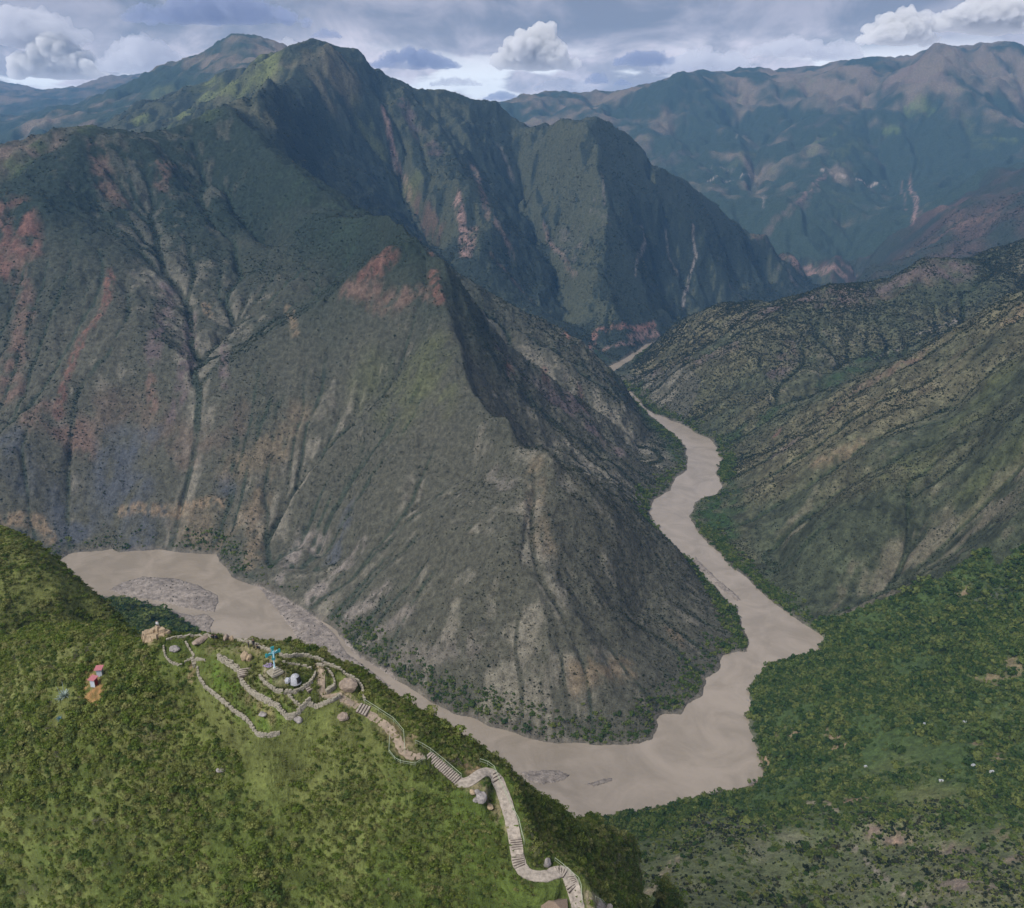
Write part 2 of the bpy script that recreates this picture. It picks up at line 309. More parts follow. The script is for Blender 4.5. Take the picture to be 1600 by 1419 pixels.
H2 = H2+amp*sl*((.35-np.abs(fbm(X, Y, 34, 3, 91)))*np.clip(RR*.0075, 0, 13)+(.35-np.abs(fbm(X, Y, 11, 2, 92)))*np.clip(RR*.0025, 0, 4)*(RR < 2400)+(.35-np.abs(fbm(X, Y, 130, 3, 93)))*np.clip(RR*.012, 0, 60)*sstep(RR, 1500, 3000))
FL = FLOW-blur(FLOW, 12); FL = FL/(FL[(RR > 600) & (RR < 3000)].std())
rng = np.random.default_rng(5)
# hill in front: gentle humps only
H2 = H2+hm*(fbm(X, Y, 30, 3, 12)*1.6+fbm(X, Y, 9, 2, 13)*.5)*sstep(RR, 60, 100)*(1-sstep(line_d(X, Y, [PZ(300,1015,415), PZ(450,1060,415), PZ(560,1100,412), PZ(650,1175,409), PZ(745,1215,405), PZ(815,1350,398), PZ(900,1400,395)]), 30, 8)*.85)
vm = soft['V']
H2 = H2+vm*(fbm(X, Y, 110, 4, 14)*20+fbm(X, Y, 40, 3, 15)*5)*sstep(sdist, 10, 120)
# banks and bed
bank = np.clip(sdist, 0, 60)
Hl = np.maximum(H2, .35+bank*.10)
cap = .6+sdist*(1.05-.5*vm)+6*sstep(sdist, 0, 30)
Hl = np.where(nr, np.minimum(Hl, np.maximum(cap, .4)), Hl)
HF = np.where(nr & (sdist < 0), -np.minimum(-sdist*.35, 6)-.25, Hl)
# gravel bars
BARS = {'main': [(172,921),(190,909),(225,900),(270,904),(315,914),(338,926),(343,940),(337,957),(318,955),(270,945),(220,936),(185,929)],
 'small': [(300,963),(322,958),(338,968),(330,979),(308,986),(290,975)],
 'long': [(385,910),(405,918),(425,945),(448,975),(470,1003),(490,1030),(540,1060),(600,1075),(618,1062),(608,1048),(585,1040),(560,1024),(540,1002),(522,985),(470,950),(440,933),(408,917)],
 'near': [(815,1207),(850,1203),(880,1204),(893,1209),(884,1219),(860,1224),(830,1222)],
 'wee': [(910,1222),(935,1216),(955,1216),(952,1221),(925,1227)],
 'left': [(95,930),(150,930),(200,934),(240,944),(300,962),(330,980),(330,992),(296,984),(240,956),(180,938),(100,940)],
 'mid': [(1085,868),(1100,884),(1120,905),(1145,925),(1160,940),(1150,940),(1125,920),(1100,898),(1082,878)]}
BARSD = {}
for kname, bp in BARS.items():
    P_ = np.array([PZ(*q, 0)[:2] for q in bp]); s_ = np.full(X.shape, 999., np.float32)
    bb = (X > P_[:, 0].min()-40) & (X < P_[:, 0].max()+40) & (Y > P_[:, 1].min()-40) & (Y < P_[:, 1].max()+40)
    xx = X[bb]+fbm(X[bb], Y[bb], 30, 3, 60)*4; yy = Y[bb]+fbm(X[bb], Y[bb], 30, 3, 61)*4
    s_[bb] = poly_sd(xx, yy, P_); BARSD[kname] = s_
bars = np.minimum.reduce(list(BARSD.values()))
CHN = [PZ(*q, 0) for q in [(478,925),(505,960),(530,990),(548,1018),(575,1038),(612,1066)]]
chd = line_d(X, Y, CHN)
hb = np.clip(-bars*.06, 0, 1.4)+.30+fbm(X, Y, 25, 3, 63)*.12
hb = np.where((chd < 5) & (BARSD['long'] < 0), -.3, hb)
onbar = (bars < 0) & (HF < 1.5)
HF = np.where(onbar & (hb > HF), hb, HF)
# terrace platform on the hill, levelled
HGT = HF.astype(np.float32)
def ground(x, y): return float(bil(HGT, np.array([x]), np.array([y]))[0])
def hit(px, py, t0=60, t1=12000):
    """where the ray through a photograph pixel meets the land"""
    a, b, c = ray(px, py); t = np.exp(np.linspace(math.log(t0), math.log(t1), 1600)); z = CH+c*t; g = bil(HGT, a*t, b*t)
    k = np.argmax(z < g)
    if not (z < g).any(): k = len(t)-1
    lo, hi = t[max(k-1, 0)], t[k]
    for _ in range(18):
        m = (lo+hi)/2
        if CH+c*m < ground(a*m, b*m): hi = m
        else: lo = m
    return Vector((a*hi, b*hi, ground(a*hi, b*hi)))
# ------------------------------------------------------------------ terraces and the bed of the footpath
TERR = [([(309,1044),(310,1057),(317,1070),(330,1082),(347,1097),(367,1114),(385,1125),(395,1139),(402,1152),(417,1150),(437,1146),(470,1125),(500,1102),(530,1092),(560,1070),(500,1035),(420,1020),(340,1005),(300,1015)], .8),
        ([(341,1030),(357,1040),(372,1050),(375,1062),(385,1077),(402,1090),(420,1100),(435,1105),(440,1115),(450,1124),(462,1122),(472,1110),(485,1095),(520,1075),(500,1040),(420,1025)], .8),
        ([(406,1059),(415,1070),(430,1081),(447,1085),(467,1081),(482,1072),(491,1062),(493,1053),(480,1042),(440,1036),(412,1045)], .7)]
for P_, dz in TERR:
    P_ = np.array([PZ(*q, 414)[:2] for q in P_]); bb = RR < 220
    sd_ = poly_sd(X[bb], Y[bb], P_); HGT[bb] += dz*sstep(-sd_, -.3, .5)
TRAIL = [(530,1088),(545,1097),(558,1103),(572,1113),(585,1122),(605,1135),(618,1150),(625,1165),(632,1178),(646,1185),(662,1181)]
WALK = [(714,1221),(724,1226),(735,1222),(748,1212),(760,1205),(770,1207),(778,1220),(786,1240),(793,1262),(800,1288),(805,1315),(808,1335),(812,1355),(822,1367),(845,1371),(862,1370),(870,1360),(878,1358),(888,1368),(894,1382),(898,1397),(903,1419),(908,1445)]
FLIGHT = [(668,1181),(715,1221)]
def resample(P_, step):
    P_ = [Vector(p) for p in P_]; out = [P_[0]]
    for a, b in zip(P_[:-1], P_[1:]):
        n_ = max(1, int((b-a).length/step)); out += [a.lerp(b, (k+1)/n_) for k in range(n_)]
    return out
def smooth_line(P_, it=3):
    P_ = [Vector(p) for p in P_]
    for _ in range(it): P_ = [P_[0]]+[(P_[i-1]+P_[i]*2+P_[i+1])/4 for i in range(1, len(P_)-1)]+[P_[-1]]
    return P_
path_px = TRAIL+[(672,1185),(690,1200),(705,1213)]+WALK
PATH3 = smooth_line(resample([hit(*q) for q in path_px], .7), 6)
bb = np.nonzero((RR < 190) & (line_d(X, Y, PATH3) < 4.5)); xb, yb = X[bb], Y[bb]
pa = np.array(PATH3); k_ = np.argmin((xb[:, None]-pa[None, :, 0])**2+(yb[:, None]-pa[None, :, 1])**2, 1)
dd_ = np.hypot(xb-pa[k_, 0], yb-pa[k_, 1]); f_ = 1-sstep(dd_, 2.2, 4.4); HGT[bb] = HGT[bb]*(1-f_)+(pa[k_, 2]-.05)*f_
TPAD = hit(150, 1062); tb = RR < 220; f_ = 1-sstep(np.hypot(X[tb]-TPAD.x, Y[tb]-TPAD.y), 2.2, 5); HGT[tb] = HGT[tb]*(1-f_*.6)+TPAD.z*f_*.6
def ramp_mat(name): ...
def material(name, build):
    m = bpy.data.materials.new(name); m.use_nodes = True; nt = m.node_tree
    bs = nt.nodes['Principled BSDF']; build(nt, bs); return m
def N_(nt, t, **k):
    nn = nt.nodes.new(t)
    for a, b in k.items():
        if a in nn.inputs: nn.inputs[a].default_value = b
        else: setattr(nn, a, b)
    return nn
def land_mat(nt, bs):
    L = nt.links.new
    at = N_(nt, 'ShaderNodeAttribute', attribute_name='Col'); geo = N_(nt, 'ShaderNodeNewGeometry')
    dist = N_(nt, 'ShaderNodeVectorMath', operation='LENGTH'); L(geo.outputs['Position'], dist.inputs[0])
    outs = []
    for sc, det in ((.9, 6), (.16, 6)):
        nz = N_(nt, 'ShaderNodeTexNoise', Scale=sc, Detail=det, Roughness=.68); L(geo.outputs['Position'], nz.inputs['Vector']); outs.append(nz)
    mr = N_(nt, 'ShaderNodeMapRange'); L(outs[0].outputs['Fac'], mr.inputs[0]); mr.inputs[1].default_value = .3; mr.inputs[2].default_value = .7; mr.inputs[3].default_value = .62; mr.inputs[4].default_value = 1.38
    m2 = N_(nt, 'ShaderNodeMapRange'); L(outs[1].outputs['Fac'], m2.inputs[0]); m2.inputs[1].default_value = .3; m2.inputs[2].default_value = .7; m2.inputs[3].default_value = .5; m2.inputs[4].default_value = 1.5
    mm = N_(nt, 'ShaderNodeMath', operation='MULTIPLY'); L(mr.outputs[0], mm.inputs[0]); L(m2.outputs[0], mm.inputs[1])
    vm_ = N_(nt, 'ShaderNodeVectorMath', operation='SCALE'); L(at.outputs['Color'], vm_.inputs[0]); L(mm.outputs[0], vm_.inputs['Scale'])
    L(vm_.outputs[0], bs.inputs['Base Color'])
    bs.inputs['Roughness'].default_value = .95; bs.inputs['Specular IOR Level'].default_value = .15
    b1 = N_(nt, 'ShaderNodeBump', Strength=.8, Distance=3.0); L(outs[1].outputs['Fac'], b1.inputs['Height'])
    b2 = N_(nt, 'ShaderNodeBump', Strength=.5, Distance=.5); L(outs[0].outputs['Fac'], b2.inputs['Height']); L(b1.outputs[0], b2.inputs['Normal'])
    L(b2.outputs[0], bs.inputs['Normal'])
LAND = material('land', land_mat)
# ------------------------------------------------------------------ colour of the land
def lerp(a, b, t): return a*(1-t[..., None])+np.asarray(b, np.float32)*t[..., None] if not isinstance(a, tuple) else np.asarray(a, np.float32)*(1-t[..., None])+np.asarray(b, np.float32)*t[..., None]
gx, gy = grad(HGT); SL = np.hypot(gx, gy)
nb = fbm(X, Y, 400, 4, 70); nm = fbm(X, Y, 90, 4, 71); ns = fbm(X, Y, 18, 3, 72); nss = fbm(X, Y, 7, 2, 73)
st2, st3, st1 = lic[2], -np.clip(FL, -2.5, 2.5), lic[1]
grass_hi = (.035, .050, .036); scrub = (.075, .082, .055); rock = (.15, .135, .125); red = (.15, .075, .058); tan = (.17, .14, .10); slate = (.085, .09, .115)
col = lerp(grass_hi, scrub, sstep(nb+nm*.6, -.5, .5)*.6+.1)
hh = HGT
# mountain A: green high with cloud shadow darkened into the colour, bare and pale low down, red outcrops, slate cliffs by the river
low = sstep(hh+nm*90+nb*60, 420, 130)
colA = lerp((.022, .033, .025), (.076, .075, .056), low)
colA = lerp(colA, (.19, .175, .14), sstep(st2*.6+st3*.9+ns*1.5, .9, 2.0)*(.25+.5*low))
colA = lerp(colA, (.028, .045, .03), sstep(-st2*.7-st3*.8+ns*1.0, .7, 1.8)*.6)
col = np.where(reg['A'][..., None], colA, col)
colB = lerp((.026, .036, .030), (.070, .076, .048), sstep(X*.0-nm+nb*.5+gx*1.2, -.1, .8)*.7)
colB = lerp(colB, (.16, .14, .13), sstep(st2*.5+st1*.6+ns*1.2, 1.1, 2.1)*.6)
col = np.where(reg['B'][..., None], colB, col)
colC = lerp((.050, .058, .034), (.110, .102, .062), sstep(nb+nm+gx*.0, -.5, .7))
colC = colC*(1+np.clip(ns*.5+nss*.5, -.5, .6))[..., None]
colC = lerp(colC, (.19, .16, .12), sstep(st2*.6+st3*.6+ns*1.6, .9, 2.)*.5)
colC = lerp(colC, (.035, .05, .025), sstep(-st2*.5-st3*.7+ns, .6, 1.8)*.7)
col = np.where(reg['C'][..., None], colC, col)
colD = lerp((.034, .052, .040), (.150, .125, .098), sstep(-.2+nb*1.0+nm*.9+fbm(X, Y, 200, 4, 75)*.9+(hh-700)/900, -.3, .8))
colD = lerp(colD, (.10, .12, .06), sstep(nm+nb*.4+st1*.1, .45, .9)*.5)
colD = np.where(reg['E'][..., None], lerp((.032, .042, .033), (.075, .055, .046), sstep(nm+st1*.2, -.3, .7)), colD)
col = np.where((reg['D'] | reg['E'] | reg['F'] | reg['G'] | reg['Q'])[..., None], colD, col)
colV = lerp((.060, .092, .028), (.135, .145, .056), sstep(nm+nb*.5, -.2, .8))
YTH = 505-sstep(X, 150, 330)*85
dry = sstep(YTH-Y+nm*40, -20, 70)
colV = lerp(colV, (.165, .165, .095), dry*(.5+.45*sstep(ns+nm, -.3, .6)))
col = np.where(reg['V'][..., None], colV, col)
colH = lerp((.068, .098, .022), (.125, .138, .046), sstep(nm*.7+ns+nss*.5, -.6, .8))
colH = lerp(colH, (.15, .13, .08), sstep(ns+nss+nm*.4, .75, 1.2)*.6)
colH = np.where(reg['K'][..., None], colH*.35+np.array((.135, .145, .048))*.65, colH)
col = np.where((reg['H'] | reg['K'])[..., None], colH, col)
PM = np.zeros(X.shape, np.float32)
def paint(pix, width, c, a=1.0, feather=.5, jit=.5, only=None):
    """a patch or vein of differently coloured ground, laid along a line on the land"""
    global col
    P_ = [hit(*q) for q in pix]; R_ = [math.hypot(p.x, p.y) for p in P_]
    if min(R_) > 4000: width *= .75; a *= .62; jit = 1.1
    if 290 < min(R_) < 900 and P_[0].x > 60 and P_[0].z < 160: width *= 1.5
    xs = [p.x for p in P_]; ys = [p.y for p in P_]; mg = width*2.5
    bb = (X > min(xs)-mg) & (X < max(xs)+mg) & (Y > min(ys)-mg) & (Y < max(ys)+mg)
    if not bb.any(): return
    x = X[bb]; y = Y[bb]; x = x+fbm(x, y, width*2.0, 3, 80)*width*jit; y = y+fbm(x, y, width*2.0, 3, 81)*width*jit
    d = line_d(x, y, P_) if len(P_) > 1 else np.hypot(x-xs[0], y-ys[0])
    tt = sstep(d, width*1.15, width*.35)*a*np.clip(.62+fbm(x, y, width*.6, 4, 83)*1.7+(st3[bb]*.16 if width > 7 else 0), 0, 1)
    col[bb] = lerp(col[bb], c, tt)
    if c[0] > .13: PM[bb] = np.maximum(PM[bb], tt)

RED = (.145, .078, .062); PINK = (.26, .17, .15); PALE = (.24, .21, .19); TAN = (.23, .17, .11); SLATE = (.072, .079, .090); OLIVE = (.11, .125, .045); RUST = (.15, .098, .078); MAUVE = (.13, .095, .10)
for a_ in [([(10,330),(30,355),(45,395)], 30, RED, .9), ([(0,350),(12,420)], 22, RED, .8), ([(30,400),(40,470),(25,560),(15,620)], 20, RUST, .7),
 ([(172,425),(168,465),(150,500),(128,530),(112,570),(98,620),(90,650)], 9, RED, .85), ([(60,650),(90,660),(130,690)], 26, RUST, .75), ([(150,230),(165,290),(180,310)], 22, RUST, .6), ([(265,255),(250,290)], 16, RUST, .6), ([(160,640),(200,650),(300,700),(370,650)], 30, RUST, .35),
 ([(240,560),(255,500),(262,450)], 14, MAUVE, .6), ([(320,475),(325,490)], 8, TAN, .7), ([(300,500),(290,580),(270,650)], 12, MAUVE, .6), ([(240,640),(235,590)], 9, RUST, .7), ([(350,540),(352,600)], 9, MAUVE, .6),
 ([(572,430),(590,420),(610,400)], 16, RED, .8), ([(540,455),(600,475),(660,470)], 18, RUST, .7), ([(675,425),(680,450),(690,470)], 10, RED, .8), ([(655,375),(672,395)], 8, RED, .7), ([(460,520),(450,480)], 8, TAN, .5),
 ([(200,790),(160,740),(190,700)], 34, SLATE, .9), ([(120,830),(100,790)], 30, SLATE, .9), ([(220,850),(250,820)], 22, SLATE, .8), ([(30,740),(20,690)], 26, SLATE, .7), ([(350,770),(345,760)], 16, SLATE, .7), ([(520,870),(545,800)], 14, SLATE, .8), ([(240,690),(215,700)], 20, SLATE, .8),
 ([(190,800),(240,797),(290,792),(350,785)], 7, TAN, .85), ([(0,812),(60,815),(78,840)], 9, TAN, .8), ([(280,820),(330,830),(380,800)], 22, TAN, .35), ([(370,730),(440,700),(460,650)], 26, TAN, .35),
 ([(440,900),(470,850),(500,860)], 14, PALE, .7), ([(490,930),(530,890),(560,860)], 13, PALE, .7), ([(545,960),(600,930)], 13, PALE, .6), ([(570,1000),(640,960)], 12, PALE, .5), ([(390,880),(400,800),(420,760)], 16, TAN, .45),
 ([(620,1030),(680,1010),(760,1010)], 12, PALE, .35), ([(1060,1000),(1050,985)], 7, TAN, .5), ([(900,1060),(980,1045)], 9, TAN, .5), ([(790,760),(770,740)], 12, PALE, .3), ([(700,620),(650,560),(690,540)], 30, OLIVE, .3), ([(560,600),(640,640)], 40, OLIVE, .25), ([(840,720),(830,800),(850,850)], 14, TAN, .3),
 ([(850,580),(855,600)], 9, RED, .7), ([(795,570),(800,590)], 9, RED, .6), ([(790,560),(900,630),(960,700)], 24, MAUVE, .6), ([(905,600),(915,640)], 7, RED, .5),
 ([(600,170),(612,230),(625,270),(640,310)], 12, PINK, .6), ([(612,245),(618,270)], 7, PALE, .9), ([(640,310),(660,340),(690,360)], 18, RED, .45), ([(715,310),(722,350),(728,400)], 16, PINK, .9), ([(740,360),(735,390)], 14, PINK, .6), ([(770,400),(830,470)], 10, RUST, .5),
 ([(560,180),(600,250),(640,300)], 50, OLIVE, .45), ([(500,130),(540,100)], 60, (.12,.11,.075), .7), ([(430,120),(520,85)], 50, (.12,.11,.075), .6), ([(630,160),(680,240)], 30, MAUVE, .5), ([(800,400),(760,330),(740,260)], 16, PINK, .35), ([(780,230),(800,280)], 12, PALE, .35),
 ([(1003,355),(1008,380),(998,400),(992,430)], 5, PALE, .7), ([(1083,355),(1088,400),(1075,440),(1066,480)], 6, PALE, .8), ([(1040,360),(1045,400),(1060,430)], 5, PALE, .5), ([(940,270),(945,320)], 5, PALE, .4), ([(850,350),(870,390),(900,430)], 8, PINK, .4),
 ([(885,525),(930,518),(970,512),(1010,510),(1022,505)], 9, (.22,.12,.10), .9), ([(985,530),(1010,522),(1025,520)], 12, PINK, .8), ([(930,545),(960,540),(990,535)], 8, PINK, .6), ([(1180,370),(1220,400),(1250,425)], 20, RUST, .5),
 ([(1290,272),(1270,290),(1245,318)], 14, PINK, .95), ([(1283,266),(1300,271),(1320,276),(1345,282),(1365,288),(1390,296)], 7, (.34,.28,.25), 1.6), ([(1104,284),(1130,283),(1155,280),(1172,276)], 6, (.30,.26,.23), 1.4), ([(1275,290),(1230,330),(1200,360)], 40, PINK, .35), ([(1422,278),(1425,300),(1432,320),(1427,348)], 13, PINK, .85), ([(1410,285),(1415,330)], 8, PINK, .6), ([(1192,305),(1192,326)], 9, PALE, .95),
 ([(1240,408),(1262,418),(1290,425),(1320,434)], 26, (.21,.14,.12), .9), ([(1340,430),(1318,415)], 16, (.2,.14,.12), .7), ([(1300,300),(1340,320)], 30, OLIVE, .4), ([(1440,90),(1400,130),(1470,120)], 120, (.15,.11,.10), .7), ([(1080,240),(1040,255),(1010,240)], 70, (.13,.105,.10), .5), ([(1380,110),(1280,190)], 90, (.12,.10,.095), .5),
 ([(1380,205),(1400,200)], 45, (.12,.16,.05), .9), ([(1440,160),(1420,170),(1460,175)], 55, (.11,.15,.05), .9), ([(1310,205),(1270,225)], 40, (.11,.14,.05), .7), ([(1560,215),(1580,220)], 40, (.11,.14,.05), .8), ([(1350,225),(1300,250),(1330,265)], 45, (.10,.12,.05), .6), ([(1130,265),(1150,255),(1180,235)], 40, (.11,.12,.055), .6), ([(1500,180),(1540,230)], 60, (.10,.12,.05), .5),
 ([(1110,262),(1145,265)], 12, PALE, .8), ([(1150,215),(1170,212)], 9, PALE, .7), ([(1560,110),(1590,125)], 12, PALE, .7), ([(1440,330),(1500,350),(1550,330)], 30, RUST, .5), ([(1500,380),(1560,330)], 22, RUST, .4), ([(1420,400),(1470,370),(1540,340)], 18, RUST, .6),
 ([(1180,490),(1260,470),(1330,455),(1420,430),(1500,420)], 40, MAUVE, .6), ([(1330,470),(1440,430)], 30, RUST, .35), ([(1210,590),(1240,540)], 24, MAUVE, .5), ([(1300,640),(1340,610),(1380,590),(1440,560)], 18, RUST, .6), ([(1210,710),(1240,690)], 16, MAUVE, .6), ([(1218,670),(1212,680)], 6, RED, .7), ([(1030,580),(1100,560),(1150,540)], 26, MAUVE, .5),
 ([(1130,690),(1180,665),(1260,620),(1340,575),(1380,555)], 26, (.032,.055,.022), .85), ([(1100,800),(1130,840),(1110,780)], 24, (.030,.058,.018), .95), ([(1135,740),(1150,800)], 16, (.034,.056,.022), .8), ([(1060,720),(1040,680),(1000,640)], 20, (.03,.055,.022), .8), ([(960,590),(1000,600)], 14, (.03,.055,.022), .7), ([(930,545),(945,560)], 14, (.03,.055,.022), .8),
 ([(1290,650),(1400,620),(1500,560)], 26, TAN, .15), ([(1580,500),(1600,480)], 22, TAN, .6), ([(1400,740),(1450,700),(1500,660),(1550,600)], 30, OLIVE, .3), ([(1280,720),(1340,700)], 14, TAN, .5), ([(1500,800),(1560,740)], 30, OLIVE, .3),
 ([(1425,522),(1440,520),(1480,508),(1502,500)], 4, PALE, .9), ([(1362,560),(1390,548),(1420,538)], 3, PALE, .8),
 ([(1390,970),(1440,965),(1430,985)], 7, OLIVE, .9), ([(1500,920),(1510,922)], 5, TAN, .9), ([(1520,960),(1560,930)], 16, (.10,.105,.075), .8), ([(1240,1080),(1245,1085)], 4, OLIVE, .9), ([(1330,1065),(1350,1072)], 8, OLIVE, .8), ([(1410,1105),(1420,1106)], 5, OLIVE, .9), ([(1470,1120),(1490,1125)], 6, (.06,.11,.025), .9),
 ([(1215,1142),(1235,1152)], 6, TAN, .95), ([(1300,1140),(1312,1150)], 5, TAN, .9), ([(1303,1168),(1322,1167)], 3.6, (.30,.22,.14), .95), ([(1280,1185),(1310,1182),(1328,1188)], 5, OLIVE, .95), ([(1525,1150),(1530,1160)], 4, TAN, .9), ([(1560,1155),(1570,1158)], 4, TAN, .9), ([(1555,1180),(1562,1190)], 3, TAN, .9), ([(1530,1060),(1560,1065)], 6, TAN, .7), ([(1575,1030),(1590,1050)], 5, TAN, .7),
 ([(1270,1252),(1290,1256),(1300,1265)], 5, (.27,.23,.16), .95), ([(1320,1252),(1345,1248)], 4, TAN, .95), ([(1300,1210),(1310,1208)], 4, OLIVE, .9), ([(1220,1200),(1245,1205)], 2.5, TAN, .8),
 ([(1130,1232),(1160,1230),(1185,1215),(1192,1190)], 6.5, (.34,.24,.15), .98), ([(1010,1288),(1060,1285),(1130,1290)], 5, (.13,.13,.14), .95), ([(1100,1300),(1200,1290)], 6, (.19,.18,.12), .7), ([(1250,1300),(1180,1330)], 8, (.19,.18,.12), .6),
 ([(1365,1300),(1400,1308)], 5, (.20,.15,.12), .95), ([(1405,1315),(1420,1316)], 3, (.32,.22,.16), .95), ([(1480,1325),(1520,1330)], 5, (.2,.15,.12), .9), ([(1560,1295),(1570,1310)], 3, TAN, .9), ([(1580,1345),(1600,1340)], 4, (.22,.16,.13), .9), ([(1500,1380),(1540,1390)], 7, (.2,.15,.13), .8),
 ([(1335,1325),(1350,1345),(1385,1375),(1420,1400),(1445,1419)], 1.4, (.28,.24,.19), .95), ([(1060,1340),(1040,1365),(1020,1385),(1005,1400)], 3.2, (.30,.25,.17), .9), ([(1560,1255),(1550,1270)], 2, PALE, .8), ([(1360,1095),(1375,1110)], 3, OLIVE, .5),
 ([(250,150),(330,140),(420,110)], 70, (.13,.15,.06), .8), ([(220,190),(290,175),(380,140)], 40, (.12,.14,.055), .8), ([(0,235),(60,215),(130,195)], 60, (.17,.13,.11), .8), ([(110,130),(130,150)], 100, (.15,.12,.11), .5), ([(340,150),(370,165),(420,190)], 26, (.11,.11,.07), .7), ([(130,200),(260,200),(330,180)], 26, (.055,.075,.035), .8), ([(10,270),(50,230)], 26, (.055,.075,.035), .7),
 # the hill in front
 ([(146,1048),(141,1060),(143,1078),(148,1088)], 2.0, (.36,.20,.09), .98), ([(242,975),(246,990),(238,998)], 2.6, (.24,.19,.12), .95), ([(222,1030),(230,1036)], .9, (.25,.2,.15), .9), ([(335,1012),(400,1016),(425,1025)], 1.6, (.22,.19,.11), .85), ([(300,1060),(303,1050),(300,1040)], .8, (.28,.2,.13), .8),
 ([(425,1040),(418,1045),(435,1055)], 1.7, (.27,.23,.17), .85), ([(502,1040),(503,1055),(500,1075),(505,1088),(525,1088),(545,1100)], 1.0, (.32,.25,.19), .95), ([(535,1082),(552,1094),(560,1102)], .9, (.33,.26,.18), .9), ([(460,1105),(445,1095),(430,1088)], .7, TAN, .6),
 ([(330,1060),(350,1080),(380,1100),(420,1130)], 2.0, (.075,.125,.02), .8), ([(320,1040),(350,1020)], 1.6, (.08,.12,.025), .7), ([(400,1065),(430,1092),(455,1112)], 1.3, (.08,.125,.022), .8), ([(425,1062),(450,1075),(480,1060)], 1.4, (.08,.125,.022), .8), ([(380,1085),(400,1105),(425,1118)], .9, (.22,.17,.10), .6),
 ([(600,1130),(612,1145),(622,1165),(640,1182)], 2.4, (.25,.20,.12), .6), ([(636,1160),(645,1150),(640,1170)], 1.0, (.33,.26,.16), .9), ([(725,1190),(745,1200),(735,1208)], 1.2, (.30,.21,.13), .85), ([(740,1232),(765,1245),(778,1265),(790,1290)], 1.4, (.24,.20,.12), .8), ([(825,1300),(835,1320),(845,1335)], 1.3, (.22,.2,.11), .7), ([(925,1405),(940,1415)], 1.6, (.30,.25,.18), .95),
 ([(930,1290),(960,1320),(990,1360)], 2.0, (.14,.12,.08), .5), ([(15,860),(60,880),(40,930)], 16, (.12,.135,.045), .8), ([(0,1010),(60,1020),(120,1000)], 9, (.12,.13,.05), .6), ([(1000,1400),(1020,1410)], 3, (.2,.17,.11), .8)]:
    paint(*a_)
sand = lerp((.20, .175, .155), (.27, .235, .205), sstep(ns, -.6, .6))
gr_ = np.clip(sstep(sdist, 7, 1), 0, 1)*(HGT < 8)*nr
col = lerp(col, (.15, .13, .11), gr_*.5)
col = np.where((onbar & (HGT > -1) & (bars < 0))[..., None], sand, col)
# ------------------------------------------------------------------ land meshes, one per mountain
LABELS = {'A': ('mountain', 'dark steep mountain inside the bend of the river, its sharp ridge running down to the water'),
 'B': ('mountain', 'tall blue-green mountain with ravines rising behind the near steep one'),
 'C': ('mountain', 'brown scrubby mountainside on the far bank at the right edge'),
 'D': ('mountain', 'long hazy blue mountain range across the valley at the upper right, with terraced fields'),
 'E': ('mountain', 'bluish spur with reddish slopes between the brown mountainside and the hazy range'),
 'F': ('mountain', 'dark blue dome shaped peak behind the left shoulder of the tallest mountain'),
 'G': ('mountain', 'faint blue ridges farthest away at the upper left'),
 'V': ('valley_floor', 'wooded valley floor sloping to the right bank of the river'),
 'H': ('hill', 'green scrub covered hill in the foreground carrying the terraces and the footpath'),
 'K': ('hill', 'grassy knoll at the left edge behind the foreground hill'),
 'Q': ('outer_land', 'outlying mountain land beyond the edges of the view')}
def land_mesh(name, fmask):
    f0, f1 = np.nonzero(fmask)
    if len(f0) == 0: return None
    q = np.stack([f0*NR+f1, (f0+1)*NR+f1, (f0+1)*NR+f1+1, f0*NR+f1+1], 1)
    used, inv = np.unique(q.ravel(), return_inverse=True)
    me = bpy.data.meshes.new(name); me.vertices.add(len(used)); co = np.stack([X.ravel()[used], Y.ravel()[used], HGT.ravel()[used]], 1).astype(np.float32)
    me.vertices.foreach_set('co', co.ravel()); me.loops.add(len(inv)); me.loops.foreach_set('vertex_index', inv.astype(np.int32))
    me.polygons.add(len(f0)); me.polygons.foreach_set('loop_start', np.arange(0, len(inv), 4, dtype=np.int32)); me.polygons.foreach_set('loop_total', np.full(len(f0), 4, np.int32))
    me.update(calc_edges=True); me.polygons.foreach_set('use_smooth', np.ones(len(f0), bool))
    a = me.attributes.new('Col', 'FLOAT_COLOR', 'POINT'); cc = np.ones((len(used), 4), np.float32); cc[:, :3] = col.reshape(-1, 3)[used]; a.data.foreach_set('color', cc.ravel())
    o = bpy.data.objects.new(name, me); C.objects.link(o); me.materials.append(LAND); return o
RF = REG[:-1, :-1]
for i, t in enumerate(names):
    nm_, lab = LABELS[t]
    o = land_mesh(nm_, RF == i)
    if o: o['kind'] = 'structure'; o['label'] = lab; o['category'] = nm_.replace('_', ' ')
